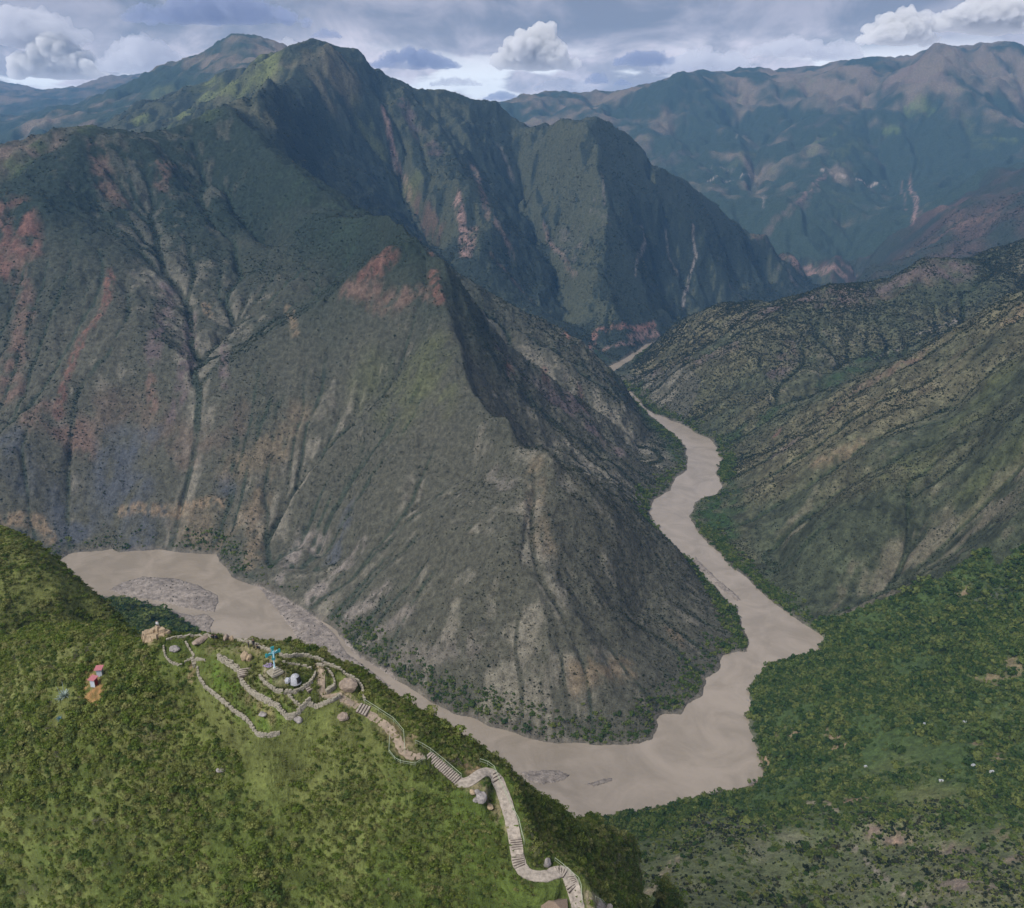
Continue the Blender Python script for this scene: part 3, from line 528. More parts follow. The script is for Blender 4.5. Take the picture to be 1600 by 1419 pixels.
# ------------------------------------------------------------------ river
def water_mat(nt, bs):
    L = nt.links.new; geo = N_(nt, 'ShaderNodeNewGeometry')
    n1 = N_(nt, 'ShaderNodeTexNoise', Scale=.010, Detail=6, Roughness=.6, Distortion=1.2); L(geo.outputs['Position'], n1.inputs['Vector'])
    cr = N_(nt, 'ShaderNodeValToRGB'); L(n1.outputs['Fac'], cr.inputs[0]); e = cr.color_ramp.elements
    n1.inputs['Scale'].default_value = .022
    e[0].position = .38; e[0].color = (.245, .208, .162, 1); e[1].position = .64; e[1].color = (.315, .268, .215, 1); L(cr.outputs[0], bs.inputs['Base Color'])
    n2 = N_(nt, 'ShaderNodeTexNoise', Scale=.22, Detail=6, Roughness=.65); L(geo.outputs['Position'], n2.inputs['Vector'])
    b = N_(nt, 'ShaderNodeBump', Strength=.5, Distance=.8); L(n2.outputs['Fac'], b.inputs['Height']); n3 = N_(nt, 'ShaderNodeTexNoise', Scale=.07, Detail=4, Roughness=.6, Distortion=1.5); L(geo.outputs['Position'], n3.inputs['Vector']); b2 = N_(nt, 'ShaderNodeBump', Strength=.12, Distance=1.0); L(n3.outputs['Fac'], b2.inputs['Height']); L(b.outputs[0], b2.inputs['Normal']); L(b2.outputs[0], bs.inputs['Normal'])
    bs.inputs['Roughness'].default_value = .16; bs.inputs['Specular IOR Level'].default_value = .5
def simple_obj(name, verts, faces, mat, parent=None, smooth=False):
    me = bpy.data.meshes.new(name); me.from_pydata([tuple(v) for v in verts], [], faces); me.update()
    if smooth: me.polygons.foreach_set('use_smooth', np.ones(len(me.polygons), bool))
    if mat: me.materials.append(mat)
    o = bpy.data.objects.new(name, me); C.objects.link(o); o.parent = parent; return o
riv = simple_obj('river', [(-2500, 380, 0), (3000, 380, 0), (3000, 4800, 0), (-2500, 4800, 0)], [(0, 1, 2, 3)], material('muddy_water', water_mat))
riv['kind'] = 'structure'; riv['label'] = 'wide muddy brown river winding round the foot of the steep mountain'; riv['category'] = 'river'
# ------------------------------------------------------------------ haze
hz = bmesh.new(); bmesh.ops.create_cube(hz, size=1); me = bpy.data.meshes.new('haze'); hz.to_mesh(me)
haze = bpy.data.objects.new('haze', me); C.objects.link(haze); HT = float(HGT.max())+25; haze.scale = (20600, 12400, HT+15); haze.location = (0, 5700, (HT-15)/2)
hm_ = bpy.data.materials.new('haze'); hm_.use_nodes = True; hm_.node_tree.nodes.clear()
ho = hm_.node_tree.nodes.new('ShaderNodeOutputMaterial'); pv = hm_.node_tree.nodes.new('ShaderNodeVolumePrincipled')
pv.inputs['Color'].default_value = (.22, .52, 1, 1); pv.inputs['Density'].default_value = 5.4e-5; pv.inputs['Anisotropy'].default_value = 0.0
hm_.node_tree.links.new(pv.outputs[0], ho.inputs['Volume']); me.materials.append(hm_)
haze['kind'] = 'stuff'; haze['label'] = 'thin blue haze filling the canyon air'; haze['category'] = 'haze'
# ------------------------------------------------------------------ clouds, far beyond the ranges
def cloud_mat(name, dens, c):
    m = bpy.data.materials.new(name); m.use_nodes = True; nt = m.node_tree; nt.nodes.clear(); out = nt.nodes.new('ShaderNodeOutputMaterial'); pv = nt.nodes.new('ShaderNodeVolumePrincipled')
    pv.inputs['Color'].default_value = (*c, 1); pv.inputs['Density'].default_value = dens; pv.inputs['Anisotropy'].default_value = .1; nt.links.new(pv.outputs[0], out.inputs['Volume']); return m
M_CLOUD = cloud_mat('cloud', .012, (1, 1, 1)); M_CLOUD2 = cloud_mat('grey_cloud', .0045, (.88, .89, .93)); M_CLOUD3 = cloud_mat('dark_cloud', .0055, (.50, .55, .70))
def vn3(x, y, z, lam, seed=0):
    u = x/lam+seed*7.7+2000; v = y/lam+seed*3.3+2000; w3 = z/lam+seed*5.1+2000; k = np.floor(w3).astype(np.int64); f = w3-k; f = f*f*(3-2*f)
    def sl_(kk): return vnoise_s(u+kk*37.0, v+kk*91.0)
    return sl_(k)*(1-f)+sl_(k+1)*f
def vnoise_s(u, v):
    i = np.floor(u).astype(np.int64); j = np.floor(v).astype(np.int64); fu = u-i; fv = v-j; fu = fu*fu*(3-2*fu); fv = fv*fv*(3-2*fv); i &= 511; j &= 511; i1 = (i+1) & 511; j1 = (j+1) & 511
    return (LAT[i, j]*(1-fu)+LAT[i1, j]*fu)*(1-fv)+(LAT[i, j1]*(1-fu)+LAT[i1, j1]*fu)*fv
def cloud(px, py, w_, h_, label, mat, seed, D=17000):
    r_ = np.random.default_rng(seed); c0 = Vector(PY(px, py, D)); m = D/F; bm = bmesh.new(); W_, H_ = w_*m/2, h_*m/2; n_ = int(10+10*w_/h_)
    for k in range(n_):
        u = (k+.5)/n_*2-1+r_.uniform(-.05, .05); top = (1-abs(u)**2.0)*r_.uniform(.45, 1); rad = H_*r_.uniform(.45, .62)*(1.05-.5*abs(u)**1.5)
        bmesh.ops.create_icosphere(bm, subdivisions=3, radius=rad, matrix=Matrix.Translation((u*(W_-rad*.6), r_.uniform(-.3, .3)*W_, (-.45+top*.95)*H_))@Matrix.Diagonal((1.3, 1.1, .85, 1)))
        bmesh.ops.create_icosphere(bm, subdivisions=3, radius=H_*.42*(1.1-.5*abs(u)), matrix=Matrix.Translation((u*(W_-rad*.6), 0, -.40*H_))@Matrix.Diagonal((1.9, 1.3, .6, 1)))
    me = bpy.data.meshes.new('cloud'); bm.to_mesh(me); bm.free(); tmp = bpy.data.objects.new('tmp', me); C.objects.link(tmp)
    rm = tmp.modifiers.new('r', 'REMESH'); rm.mode = 'VOXEL'; rm.voxel_size = max(H_/22, 14); dg = bpy.context.evaluated_depsgraph_get(); me = bpy.data.meshes.new_from_object(tmp.evaluated_get(dg)); bpy.data.objects.remove(tmp); me.name = 'cloud'
    n2 = len(me.vertices); co = np.empty(n2*3); me.vertices.foreach_get('co', co); co = co.reshape(-1, 3); nrm = np.empty(n2*3); me.vertices.foreach_get('normal', nrm); nrm = nrm.reshape(-1, 3)
    dsp = 0
    for o_, (l, a_) in enumerate(((.9, .34), (.42, .24), (.2, .15), (.1, .07))): dsp = dsp+a_*H_*(np.abs(vn3(co[:, 0], co[:, 1], co[:, 2], l*H_, seed+o_)-.5)*2-.3)*1.3
    low_ = np.clip((co[:, 2]/H_+.7)/.5, .25, 1); co = co+nrm*(dsp*low_)[:, None]; me.vertices.foreach_set('co', co.ravel()); me.update()
    tmp = bpy.data.objects.new('tmp', me); C.objects.link(tmp); rm = tmp.modifiers.new('r', 'REMESH'); rm.mode = 'VOXEL'; rm.voxel_size = max(H_/20, 15)
    dg = bpy.context.evaluated_depsgraph_get(); me = bpy.data.meshes.new_from_object(tmp.evaluated_get(dg)); bpy.data.objects.remove(tmp); me.name = 'cloud'
    me.materials.clear(); me.materials.append(mat); me.polygons.foreach_set('use_smooth', np.ones(len(me.polygons), bool))
    o = bpy.data.objects.new('cloud', me); C.objects.link(o); o.location = c0; o['label'] = label; o['category'] = 'cloud'; o['group'] = 'clouds above the ranges'
for a_ in [(834, 84, 112, 66, 'white cauliflower cloud with a grey base above the dip between the two ranges', M_CLOUD, 1), (92, 96, 125, 74, 'bright heaped cloud at the left above the faint ridges', M_CLOUD, 2), (35, 45, 170, 70, 'large grey cloud in the top left corner', M_CLOUD2, 3),
 (225, 92, 120, 62, 'grey heaped cloud left of the dark blue peak', M_CLOUD2, 4), (340, 20, 240, 46, 'long dark cloud at the top edge above the dark blue peak', M_CLOUD3, 5), (648, 95, 130, 34, 'ragged dark cloud right of the highest summit', M_CLOUD3, 6),
 (1405, 48, 105, 58, 'white heaped cloud above the right range, left of the corner cloud', M_CLOUD, 7), (1550, 28, 190, 62, 'large bright cloud in the top right corner', M_CLOUD, 8), (1235, 76, 120, 34, 'pale low cloud lying on the middle of the right range', M_CLOUD2, 9),
 (1005, 92, 84, 30, 'grey cloud right of the white cauliflower cloud', M_CLOUD3, 10), (932, 124, 34, 20, 'tiny dark cloud just above the start of the right range', M_CLOUD3, 11), (972, 130, 28, 12, 'smallest dark cloud scrap beside another above the right range', M_CLOUD3, 12),
 (785, 152, 56, 18, 'low grey cloud in the dip behind the tallest mountain', M_CLOUD3, 13), (712, 129, 76, 16, 'thin grey cloud streak over the right shoulder of the tallest mountain', M_CLOUD2, 14), (880, 134, 90, 24, 'soft grey cloud under the white cauliflower cloud', M_CLOUD2, 15), (1100, 100, 150, 40, 'wide pale cloud behind the left half of the right range', M_CLOUD2, 16),
 (1310, 82, 70, 36, 'soft cloud touching the ridge left of the right summit', M_CLOUD2, 17), (510, 54, 46, 16, 'small dark cloud touching the highest summit', M_CLOUD3, 18), (450, 72, 40, 20, 'small white cloud in the notch between the two left peaks', M_CLOUD, 19)]: cloud(*a_)
# ------------------------------------------------------------------ vegetation
def leaf_mat(c1, c2, c3):
    def b(nt, bs):
        L = nt.links.new; oi = N_(nt, 'ShaderNodeObjectInfo'); cr = N_(nt, 'ShaderNodeValToRGB'); L(oi.outputs['Random'], cr.inputs[0]); e = cr.color_ramp.elements
        e[0].color = (*c1, 1); e[1].color = (*c3, 1); m_ = e.new(.5); m_.color = (*c2, 1)
        geo = N_(nt, 'ShaderNodeNewGeometry'); nz = N_(nt, 'ShaderNodeTexNoise', Scale=2.2, Detail=3); L(geo.outputs['Position'], nz.inputs['Vector'])
        mr = N_(nt, 'ShaderNodeMapRange'); L(nz.outputs['Fac'], mr.inputs[0]); mr.inputs[1].default_value = .3; mr.inputs[2].default_value = .7; mr.inputs[3].default_value = .65; mr.inputs[4].default_value = 1.35
        sc = N_(nt, 'ShaderNodeVectorMath', operation='SCALE'); L(cr.outputs[0], sc.inputs[0]); L(mr.outputs[0], sc.inputs['Scale']); L(sc.outputs[0], bs.inputs['Base Color'])
        bs.inputs['Roughness'].default_value = .75; bs.inputs['Specular IOR Level'].default_value = .2
        tr = N_(nt, 'ShaderNodeBsdfTranslucent'); L(sc.outputs[0], tr.inputs[0]); mx = N_(nt, 'ShaderNodeMixShader'); mx.inputs[0].default_value = .4; out = nt.nodes['Material Output']
        L(bs.outputs[0], mx.inputs[1]); L(tr.outputs[0], mx.inputs[2]); L(mx.outputs[0], out.inputs[0])
    return b
M_BUSH = material('bush_leaves', leaf_mat((.110, .165, .026), (.165, .205, .045), (.25, .25, .095)))
M_DARK = material('dark_leaves', leaf_mat((.062, .105, .024), (.095, .138, .036), (.14, .165, .055)))
M_DEAD = material('dry_twigs', leaf_mat((.17, .15, .13), (.13, .115, .09), (.20, .18, .15)))
M_TREE = material('tree_leaves', leaf_mat((.038, .078, .016), (.085, .130, .028), (.18, .21, .055)))
M_SLOPE = material('slope_bush_leaves', leaf_mat((.018, .030, .014), (.036, .050, .022), (.085, .082, .045)))
M_TUFT = material('grass_blades', leaf_mat((.08, .12, .026), (.13, .15, .045), (.24, .22, .11)))
M_BARK = material('bark', lambda nt, bs: (setattr(bs.inputs['Base Color'], 'default_value', (.10, .08, .06, 1)), setattr(bs.inputs['Roughness'], 'default_value', .9)))
def clump(name, mat, nq, qs, seed, lobes=5, flat=.75, link=False):
    """a bush: lobes of small leaf faces round a core"""
    r_ = np.random.default_rng(seed); V = []; Fc = []
    lob = [(r_.normal(0, .38, 2), r_.uniform(.25, .6), r_.uniform(.35, .62)) for _ in range(lobes)]
    for k in range(nq):
        c2, cz, rad = lob[k % lobes]; d = r_.normal(size=3); d /= np.linalg.norm(d); d[2] = abs(d[2])*1.0-.25*r_.random()
        p = np.array([c2[0], c2[1], cz*.8])+d*rad*(r_.uniform(.6, 1.0)); p[2] = max(p[2]*flat, .02)
        nrm = d+r_.normal(0, .45, 3); nrm /= np.linalg.norm(nrm); a = np.cross(nrm, r_.normal(size=3)); a /= np.linalg.norm(a); b = np.cross(nrm, a); q = qs*r_.uniform(.6, 1.3)
        i = len(V); V += [p-a*q, p+b*q*.7, p+a*q, p-b*q*.7]; Fc.append((i, i+1, i+2, i+3))
    me = bpy.data.meshes.new(name); me.from_pydata([tuple(v) for v in V], [], Fc); me.update(); me.materials.append(mat); return me
def spikes(name, mat, n_, seed, h=1.0, wd=.05, spread=.5):
    r_ = np.random.default_rng(seed); V = []; Fc = []
    for k in range(n_):
        a = r_.uniform(0, 6.28); l = r_.uniform(.5, 1)*h; rad = r_.uniform(.1, spread); b = np.array([math.cos(a)*rad*.5, math.sin(a)*rad*.5, 0]); t = b+np.array([math.cos(a)*rad*.9, math.sin(a)*rad*.9, l]); s_ = np.array([-math.sin(a), math.cos(a), 0])*wd
        i = len(V); V += [b-s_, b+s_, t]; Fc.append((i, i+1, i+2))
    me = bpy.data.meshes.new(name); me.from_pydata([tuple(v) for v in V], [], Fc); me.update(); me.materials.append(mat); return me
AREA = (np.gradient(RR, axis=1)*np.gradient(AZ, axis=0)*RR).astype(np.float64)
def sample(wt, n_):
    p = (wt*AREA).ravel(); p = np.maximum(p, 0); cs = np.cumsum(p); k = np.searchsorted(cs, rng.random(n_)*cs[-1]); i, j = np.divmod(k, NR); i = np.clip(i, 1, NA-2); j = np.clip(j, 1, NR-2)
    a = AZ[i, j]+(rng.random(n_)-.5)*(az[i+1]-az[i]); r = RR[i, j]+(rng.random(n_)-.5)*(rr[j+1]-rr[j]); x = r*np.sin(a); y = r*np.cos(a)
    return x, y, bil(HGT, x, y)
def in_view(x, y, z, m=.06):
    dy = y*CP-(z-CH)*SP; dz = y*SP+(z-CH)*CP; u = x/dy; v = -dz/dy
    return (dy > 0) & (abs(u) < .625+m) & (abs(v) < .5545+m)
def scatter(name, meshes, x, y, z, size, label, cat, sink=.12):
    col_ = bpy.data.collections.new(name+'_kinds')
    for i, me in enumerate(meshes): col_.objects.link(bpy.data.objects.new('%s_kind_%02d' % (name, i), me))
    n_ = len(x); me = bpy.data.meshes.new(name); me.vertices.add(n_); me.vertices.foreach_set('co', np.stack([x, y, z-size*sink], 1).astype(np.float32).ravel())
    a = me.attributes.new('scl', 'FLOAT_VECTOR', 'POINT'); sv = size[:, None]*np.stack([rng.uniform(.85, 1.2, n_), rng.uniform(.85, 1.2, n_), rng.uniform(.75, 1.2, n_)], 1); a.data.foreach_set('vector', sv.astype(np.float32).ravel())
    a = me.attributes.new('rot', 'FLOAT_VECTOR', 'POINT'); a.data.foreach_set('vector', np.stack([rng.normal(0, .1, n_), rng.normal(0, .1, n_), rng.uniform(0, 6.28, n_)], 1).astype(np.float32).ravel())
    a = me.attributes.new('idx', 'INT', 'POINT'); a.data.foreach_set('value', rng.integers(0, len(meshes), n_).astype(np.int32))
    o = bpy.data.objects.new(name, me); C.objects.link(o); ng = bpy.data.node_groups.new(name, 'GeometryNodeTree')
    ng.interface.new_socket('Geometry', in_out='INPUT', socket_type='NodeSocketGeometry'); ng.interface.new_socket('Geometry', in_out='OUTPUT', socket_type='NodeSocketGeometry')
    gi = ng.nodes.new('NodeGroupInput'); go = ng.nodes.new('NodeGroupOutput'); ip = ng.nodes.new('GeometryNodeInstanceOnPoints'); ci = ng.nodes.new('GeometryNodeCollectionInfo')
    ci.inputs['Collection'].default_value = col_; ci.inputs['Separate Children'].default_value = True; ci.inputs['Reset Children'].default_value = True; ip.inputs['Pick Instance'].default_value = True
    mp = ng.nodes.new('GeometryNodeMeshToPoints'); ng.links.new(gi.outputs[0], mp.inputs[0]); ng.links.new(mp.outputs[0], ip.inputs['Points']); ng.links.new(ci.outputs[0], ip.inputs['Instance'])
    for nm__, ty, sock in (('scl', 'FLOAT_VECTOR', 'Scale'), ('rot', 'FLOAT_VECTOR', 'Rotation'), ('idx', 'INT', 'Instance Index')):
        at = ng.nodes.new('GeometryNodeInputNamedAttribute'); at.data_type = ty; at.inputs['Name'].default_value = nm__; ng.links.new(at.outputs[0], ip.inputs[sock])
    ng.links.new(ip.outputs[0], go.inputs[0]); md = o.modifiers.new('scatter', 'NODES'); md.node_group = ng
    o['kind'] = 'stuff'; o['label'] = label; o['category'] = cat; return o
def singles(name, meshes, x, y, z, size, label, cat, group, sink=.12):
    for k in range(len(x)):
        o = bpy.data.objects.new(name, meshes[int(rng.integers(0, len(meshes)))]); C.objects.link(o); s_ = float(size[k])
        o.location = (x[k], y[k], z[k]-s_*sink); o.rotation_euler = (rng.normal(0, .1), rng.normal(0, .1), rng.uniform(0, 6.28)); o.scale = (s_*rng.uniform(.85, 1.2), s_*rng.uniform(.85, 1.2), s_*rng.uniform(.75, 1.2))
        o['label'] = label; o['category'] = cat; o['group'] = group
def split(name, meshes, x, y, z, size, lab1, lab2, cat, group, stuff_name, big=300):
    vis = in_view(x, y, z, -.005); d = np.sqrt(x*x+y*y+(z-CH)**2); sc = np.where(vis, size/d, 0); k = np.argsort(-sc); a, b = k[:big], k[big:]
    singles(name, meshes, x[a], y[a], z[a], size[a], lab1, cat, group); scatter(stuff_name, meshes, x[b], y[b], z[b], size[b], lab2, cat+' cover')
# places kept clear: path, terraces, latrine pad, steps
TW = [[PZ(*q, 414) for q in P_] for P_, _ in TERR]
pathd = np.full(X.shape, 99., np.float32); fb = RR < 330; pathd[fb] = line_d(X[fb], Y[fb], PATH3)
terd = np.full(X.shape, 99., np.float32); terd[fb] = poly_sd(X[fb], Y[fb], np.array([q[:2] for q in TW[0]]))
clr = pathd > 1.9
for q, r_ in [((149,1062),2.2),((150,1080),2.0),((156,1050),2.0),((246,985),3.0),((545,1075),2.6),((751,1250),1.6),((738,1240),1.6),((100,1088),2.2),((93,1124),1.3),((152,1114),1.2),((310,1004),2.5),((935,1412),2.5),((640,1165),1.4),((735,1205),1.5),((385,1028),2.0),((272,1014),2.4),((855,1352),1.0),((865,1419),3)]:
    p = hit(*q); clr &= np.hypot(X-p.x, Y-p.y) > r_
top_open = (terd > .6)
fg = (reg['H'] | reg['K'])
vis_cone = in_view(X, Y, HGT, .10)
wood = np.clip(.85+nm*.3+ns*.6+nss*.6, .38, 1)
wh = fg*vis_cone*clr*top_open*(RR < 330)*wood
big = [clump('shrub', M_BUSH, 300, .115, 100+i, 4+i % 3) for i in range(6)]+[clump('shrub', M_DARK, 300, .115, 120+i, 5) for i in range(2)]
dead = [clump('shrub', M_DEAD, 160, .07, 130+i, 5) for i in range(2)]
wh = wh*np.where(reg['K'], .45, 1)
x, y, z = sample(wh, 72000); sz = rng.gamma(3.2, .15, len(x))+.25
near_out = np.exp(-((fbm(x, y, 14, 2, 90)-.5)/.5)**2); sz *= (.75+.6*near_out); sz = np.where(np.abs(line_d(x, y, PATH3)) < 9, np.minimum(sz, .6), sz)
split('shrub', big, x, y, z, sz, 'leafy green shrub crowding the foreground hillside among many like it', 'dense green scrub covering the foreground hill and knoll', 'shrub', 'shrubs on the foreground hill', 'scrub')
x, y, z = sample(wh*(ns < 0), 500); scatter('dry_scrub', dead, x, y, z, rng.uniform(.5, 1.3, len(x)), 'grey leafless bushes dotted among the green scrub of the hill', 'dry scrub')
tufts = [spikes('grass', M_TUFT, 26, 200+i, .55, .05, .5) for i in range(4)]
wt = fg*vis_cone*(pathd > 1.2)*(RR < 330)*np.clip(.5-nm+nss, .1, 1)*np.where(terd < 0, 1.6, 1.)*clr
x, y, z = sample(wt, 95000); scatter('grass', tufts, x, y, z, rng.uniform(.4, 1.0, len(x)), 'rough green and yellowing grass between the shrubs of the foreground hill', 'grass', 0)
wt = fg*vis_cone*(terd < -.5)*(pathd > 1.2)*clr
x, y, z = sample(wt, 420); scatter('low_plants', big[:3], x, y, z, rng.uniform(.12, .42, len(x)), 'small low plants growing on the grassed terraces', 'low plants')
# spindly tall bushes along the skyline of the hill
# valley floor trees
tm = [clump('tree', M_TREE, 130, .19, 300+i, 3+i % 3, .85) for i in range(6)]
dens = np.clip(sstep(Y-YTH-nm*40, -60, 30)*.9+.10+ns*.25, .03, 1)*np.clip(.9+nb*.3+fbm(X, Y, 45, 3, 95)*1.9, .04, 1)
bare = PM > .5
wv = reg['V']*vis_cone*(sdist > 3)*dens*~bare*(RR < 1200)
x, y, z = sample(wv, 30000); sz = (rng.gamma(2.2, .85, len(x))+.6)*np.where(y > 480, 1.1, .8)
split('tree', tm, x, y, z, sz, 'rounded dark green tree of the woodland on the right bank', 'dense green woodland covering the valley floor by the river', 'tree', 'trees on the valley floor', 'woodland')
x, y, z = sample(reg['V']*vis_cone*(sdist > 3)*(Y < YTH+20)*~bare*np.clip(.5+nm+ns, .08, 1), 11000); scatter('valley_scrub', [clump('bush', M_SLOPE, 60, .24, 330+i, 3, .8) for i in range(3)]+[clump('bush', M_BUSH, 60, .24, 335+i, 3, .8) for i in range(2)], x, y, z, rng.gamma(3, .3, len(x))+.3, 'olive bushes dotting the dry ground below the hill', 'bushes')
# bushes on the mountainsides
sb = [clump('bush', M_SLOPE, 16, .42, 400+i, 2, .9) for i in range(5)]
gul = np.clip(.62+FL*.33, .12, 1.7)
wa = (reg['A']*np.clip(1.15-(hh-60)/420, .10, 1)+reg['C']*1.7+reg['B']*.35*np.clip(1.3-hh/700, .1, 1)+reg['E']*.2)*vis_cone*(sdist > 2)*gul*(RR < 3600)*np.clip(.6+nm*1.2+ns*.5, .1, 1)
x, y, z = sample(wa, 470000); rr_ = np.hypot(x, y); scatter('slope_scrub', sb, x, y, z, (rng.gamma(3, .24, len(x))+.35)*np.clip(rr_/1200, .75, 1.9), 'dark bushes dotting the gullies and lower slopes of the mountains', 'slope scrub')
gw = ~bare*sstep(sdist, 1, 5)*sstep(sdist, 34, 12)*nr*(reg['C']*1.0+reg['A']*.5*(sdist > 3)+reg['V']*1.2)*vis_cone*(hh < 26)*np.clip(.5+nm*1.5, .05, 1)*(RR < 2400)
x, y, z = sample(gw, 9000); scatter('riverside_bushes', tm[:3], x, y, z, rng.gamma(4, .45, len(x))+.6, 'green bushes and small trees lining the river banks', 'riverside bushes')
x, y, z = sample(onbar*(bars < -2)*(HGT > .3)*1.0, 160); scatter('bar_bushes', sb, x, y, z, rng.uniform(.5, 1.3, len(x)), 'tiny dark bushes on the gravel bars', 'bar bushes')
# ------------------------------------------------------------------ things on the hill
def flat_mat(name, c, rough=.85, var=.25, sc=3.0, bump=.3):
    def b(nt, bs):
        L = nt.links.new; geo = N_(nt, 'ShaderNodeNewGeometry'); nz = N_(nt, 'ShaderNodeTexNoise', Scale=sc, Detail=5, Roughness=.65); L(geo.outputs['Position'], nz.inputs['Vector'])
        mr = N_(nt, 'ShaderNodeMapRange'); L(nz.outputs['Fac'], mr.inputs[0]); mr.inputs[1].default_value = .3; mr.inputs[2].default_value = .7; mr.inputs[3].default_value = 1-var; mr.inputs[4].default_value = 1+var
        sc_ = N_(nt, 'ShaderNodeVectorMath', operation='SCALE'); sc_.inputs[0].default_value = c; L(mr.outputs[0], sc_.inputs['Scale']); L(sc_.outputs[0], bs.inputs['Base Color'])
        bp = N_(nt, 'ShaderNodeBump', Strength=bump, Distance=.1); L(nz.outputs['Fac'], bp.inputs['Height']); L(bp.outputs[0], bs.inputs['Normal']); bs.inputs['Roughness'].default_value = rough
    return material(name, b)
M_STONE = flat_mat('wall_stone', (.28, .255, .20), var=.45, sc=4); M_CONC = flat_mat('path_concrete', (.32, .28, .235), var=.42, sc=1.6, bump=.6); M_DIRT = flat_mat('path_dirt', (.29, .23, .17), var=.35, sc=1.2)
M_RAIL = flat_mat('rail_paint', (.33, .38, .27), .5, .1); M_ROCKG = flat_mat('grey_rock', (.24, .22, .21), var=.4, sc=1.5, bump=.8); M_ROCKB = flat_mat('brown_rock', (.24, .19, .15), var=.35, sc=1.2, bump=.8); M_ROCKT = flat_mat('tan_rock', (.30, .23, .15), var=.45, sc=1.5, bump=.9)
M_TEAL = flat_mat('teal_paint', (.02, .25, .27), .45, .15, 3); M_CYAN = flat_mat('pale_cyan_paint', (.36, .60, .68), .45, .1); M_WHITE = flat_mat('white_paint', (.50, .50, .47), .6, .15); M_PINK = flat_mat('pink_roof_sheet', (.46, .17, .19), .5, .12, 5); M_BLUEG = flat_mat('pale_blue_wall', (.42, .47, .55), .6, .12, 5); M_DRED = flat_mat('dark_red_door', (.22, .02, .03), .5, .1)
M_DOME = flat_mat('dome_cement', (.33, .34, .37), .8, .3, 4); M_BLACK = flat_mat('dark_hollow', (.012, .012, .014), .9, .1); M_RISER = flat_mat('dark_timber', (.085, .065, .055), .9, .3, 4); M_THATCH = flat_mat('tan_roof', (.20, .15, .11), .9, .25, 6)
M_AG1 = flat_mat('agave_grey', (.24, .30, .27), .6, .25, 3); M_AG2 = flat_mat('agave_blue', (.09, .20, .26), .6, .2, 3); M_AG3 = flat_mat('agave_yellow', (.30, .28, .05), .6, .2, 3); M_YEL = material('yellow_green_leaves', leaf_mat((.20, .22, .05), (.26, .27, .08), (.16, .20, .05))); M_LILAC = flat_mat('lilac_flowers', (.42, .34, .55), .7, .4, 6)
M_SKIN = flat_mat('skin', (.26, .15, .10), .6, .05); M_NAVY = flat_mat('navy_cloth', (.018, .022, .045), .9, .2); M_BLK = flat_mat('black_cloth', (.014, .014, .016), .9, .2); M_SHIRT = flat_mat('white_cloth', (.60, .60, .60), .8, .1); M_HAIR = flat_mat('black_hair', (.010, .009, .009), .7, .1); M_TIN = flat_mat('tin_roof', (.36, .38, .40), .4, .1)
class MB:
    def __init__(s): s.v = []; s.f = []
    def add(s, V, Fc): i = len(s.v); s.v += [tuple(v) for v in V]; s.f += [tuple(i+k for k in f) for f in Fc]; return s
    def box(s, c, d, rz=0, jit=0, taper=1.0):
        c = Vector(c); V = []
        for z in (-1, 1):
            for x, y in ((-1, -1), (1, -1), (1, 1), (-1, 1)):
                k = taper if z > 0 else 1; p = Vector((x*d[0]/2*k, y*d[1]/2*k, z*d[2]/2)); p.rotate(Matrix.Rotation(rz, 3, 'Z')); V.append(c+p+Vector([random.uniform(-jit, jit) for _ in range(3)]))
        return s.add(V, [(3, 2, 1, 0), (4, 5, 6, 7), (0, 1, 5, 4), (1, 2, 6, 5), (2, 3, 7, 6), (3, 0, 4, 7)])
    def tube(s, P_, r, n_=6, r2=None):
        P_ = [Vector(p) for p in P_]; V = []; Fc = []; m = len(P_)
        for i, p in enumerate(P_):
            t = (P_[min(i+1, m-1)]-P_[max(i-1, 0)]).normalized(); a = t.cross(Vector((0, 0, 1)) if abs(t.z) < .9 else Vector((1, 0, 0))).normalized(); b = t.cross(a); rad = r+(r2-r)*i/(m-1) if r2 is not None else r
            V += [p+(a*math.cos(6.2832*k/n_)+b*math.sin(6.2832*k/n_))*rad for k in range(n_)]
        for i in range(m-1):
            for k in range(n_): Fc.append((i*n_+k, i*n_+(k+1) % n_, (i+1)*n_+(k+1) % n_, (i+1)*n_+k))
        Fc += [tuple(range(n_))[::-1], tuple((m-1)*n_+k for k in range(n_))]
        return s.add(V, Fc)
    def build(s, name, mat, parent=None, smooth=False): return simple_obj(name, s.v, s.f, mat, parent, smooth)
def thing(name, loc, label, cat, group=None, rz=0):
    o = bpy.data.objects.new(name, None); C.objects.link(o); o.location = loc; o.rotation_euler = (0, 0, rz); tag(o, label, cat, group); return o
def tag(o, label, cat=None, group=None, kind=None):
    o['label'] = label
    if cat: o['category'] = cat
    if group: o['group'] = group
    if kind: o['kind'] = kind
    return o
def drape(px, dz=0.0):
    out = []
    for q in px: p = hit(*q); out.append(Vector((p.x, p.y, p.z+dz)))
    return out
def on_ground(p, dz=0): return Vector((p[0], p[1], ground(p[0], p[1])+dz))
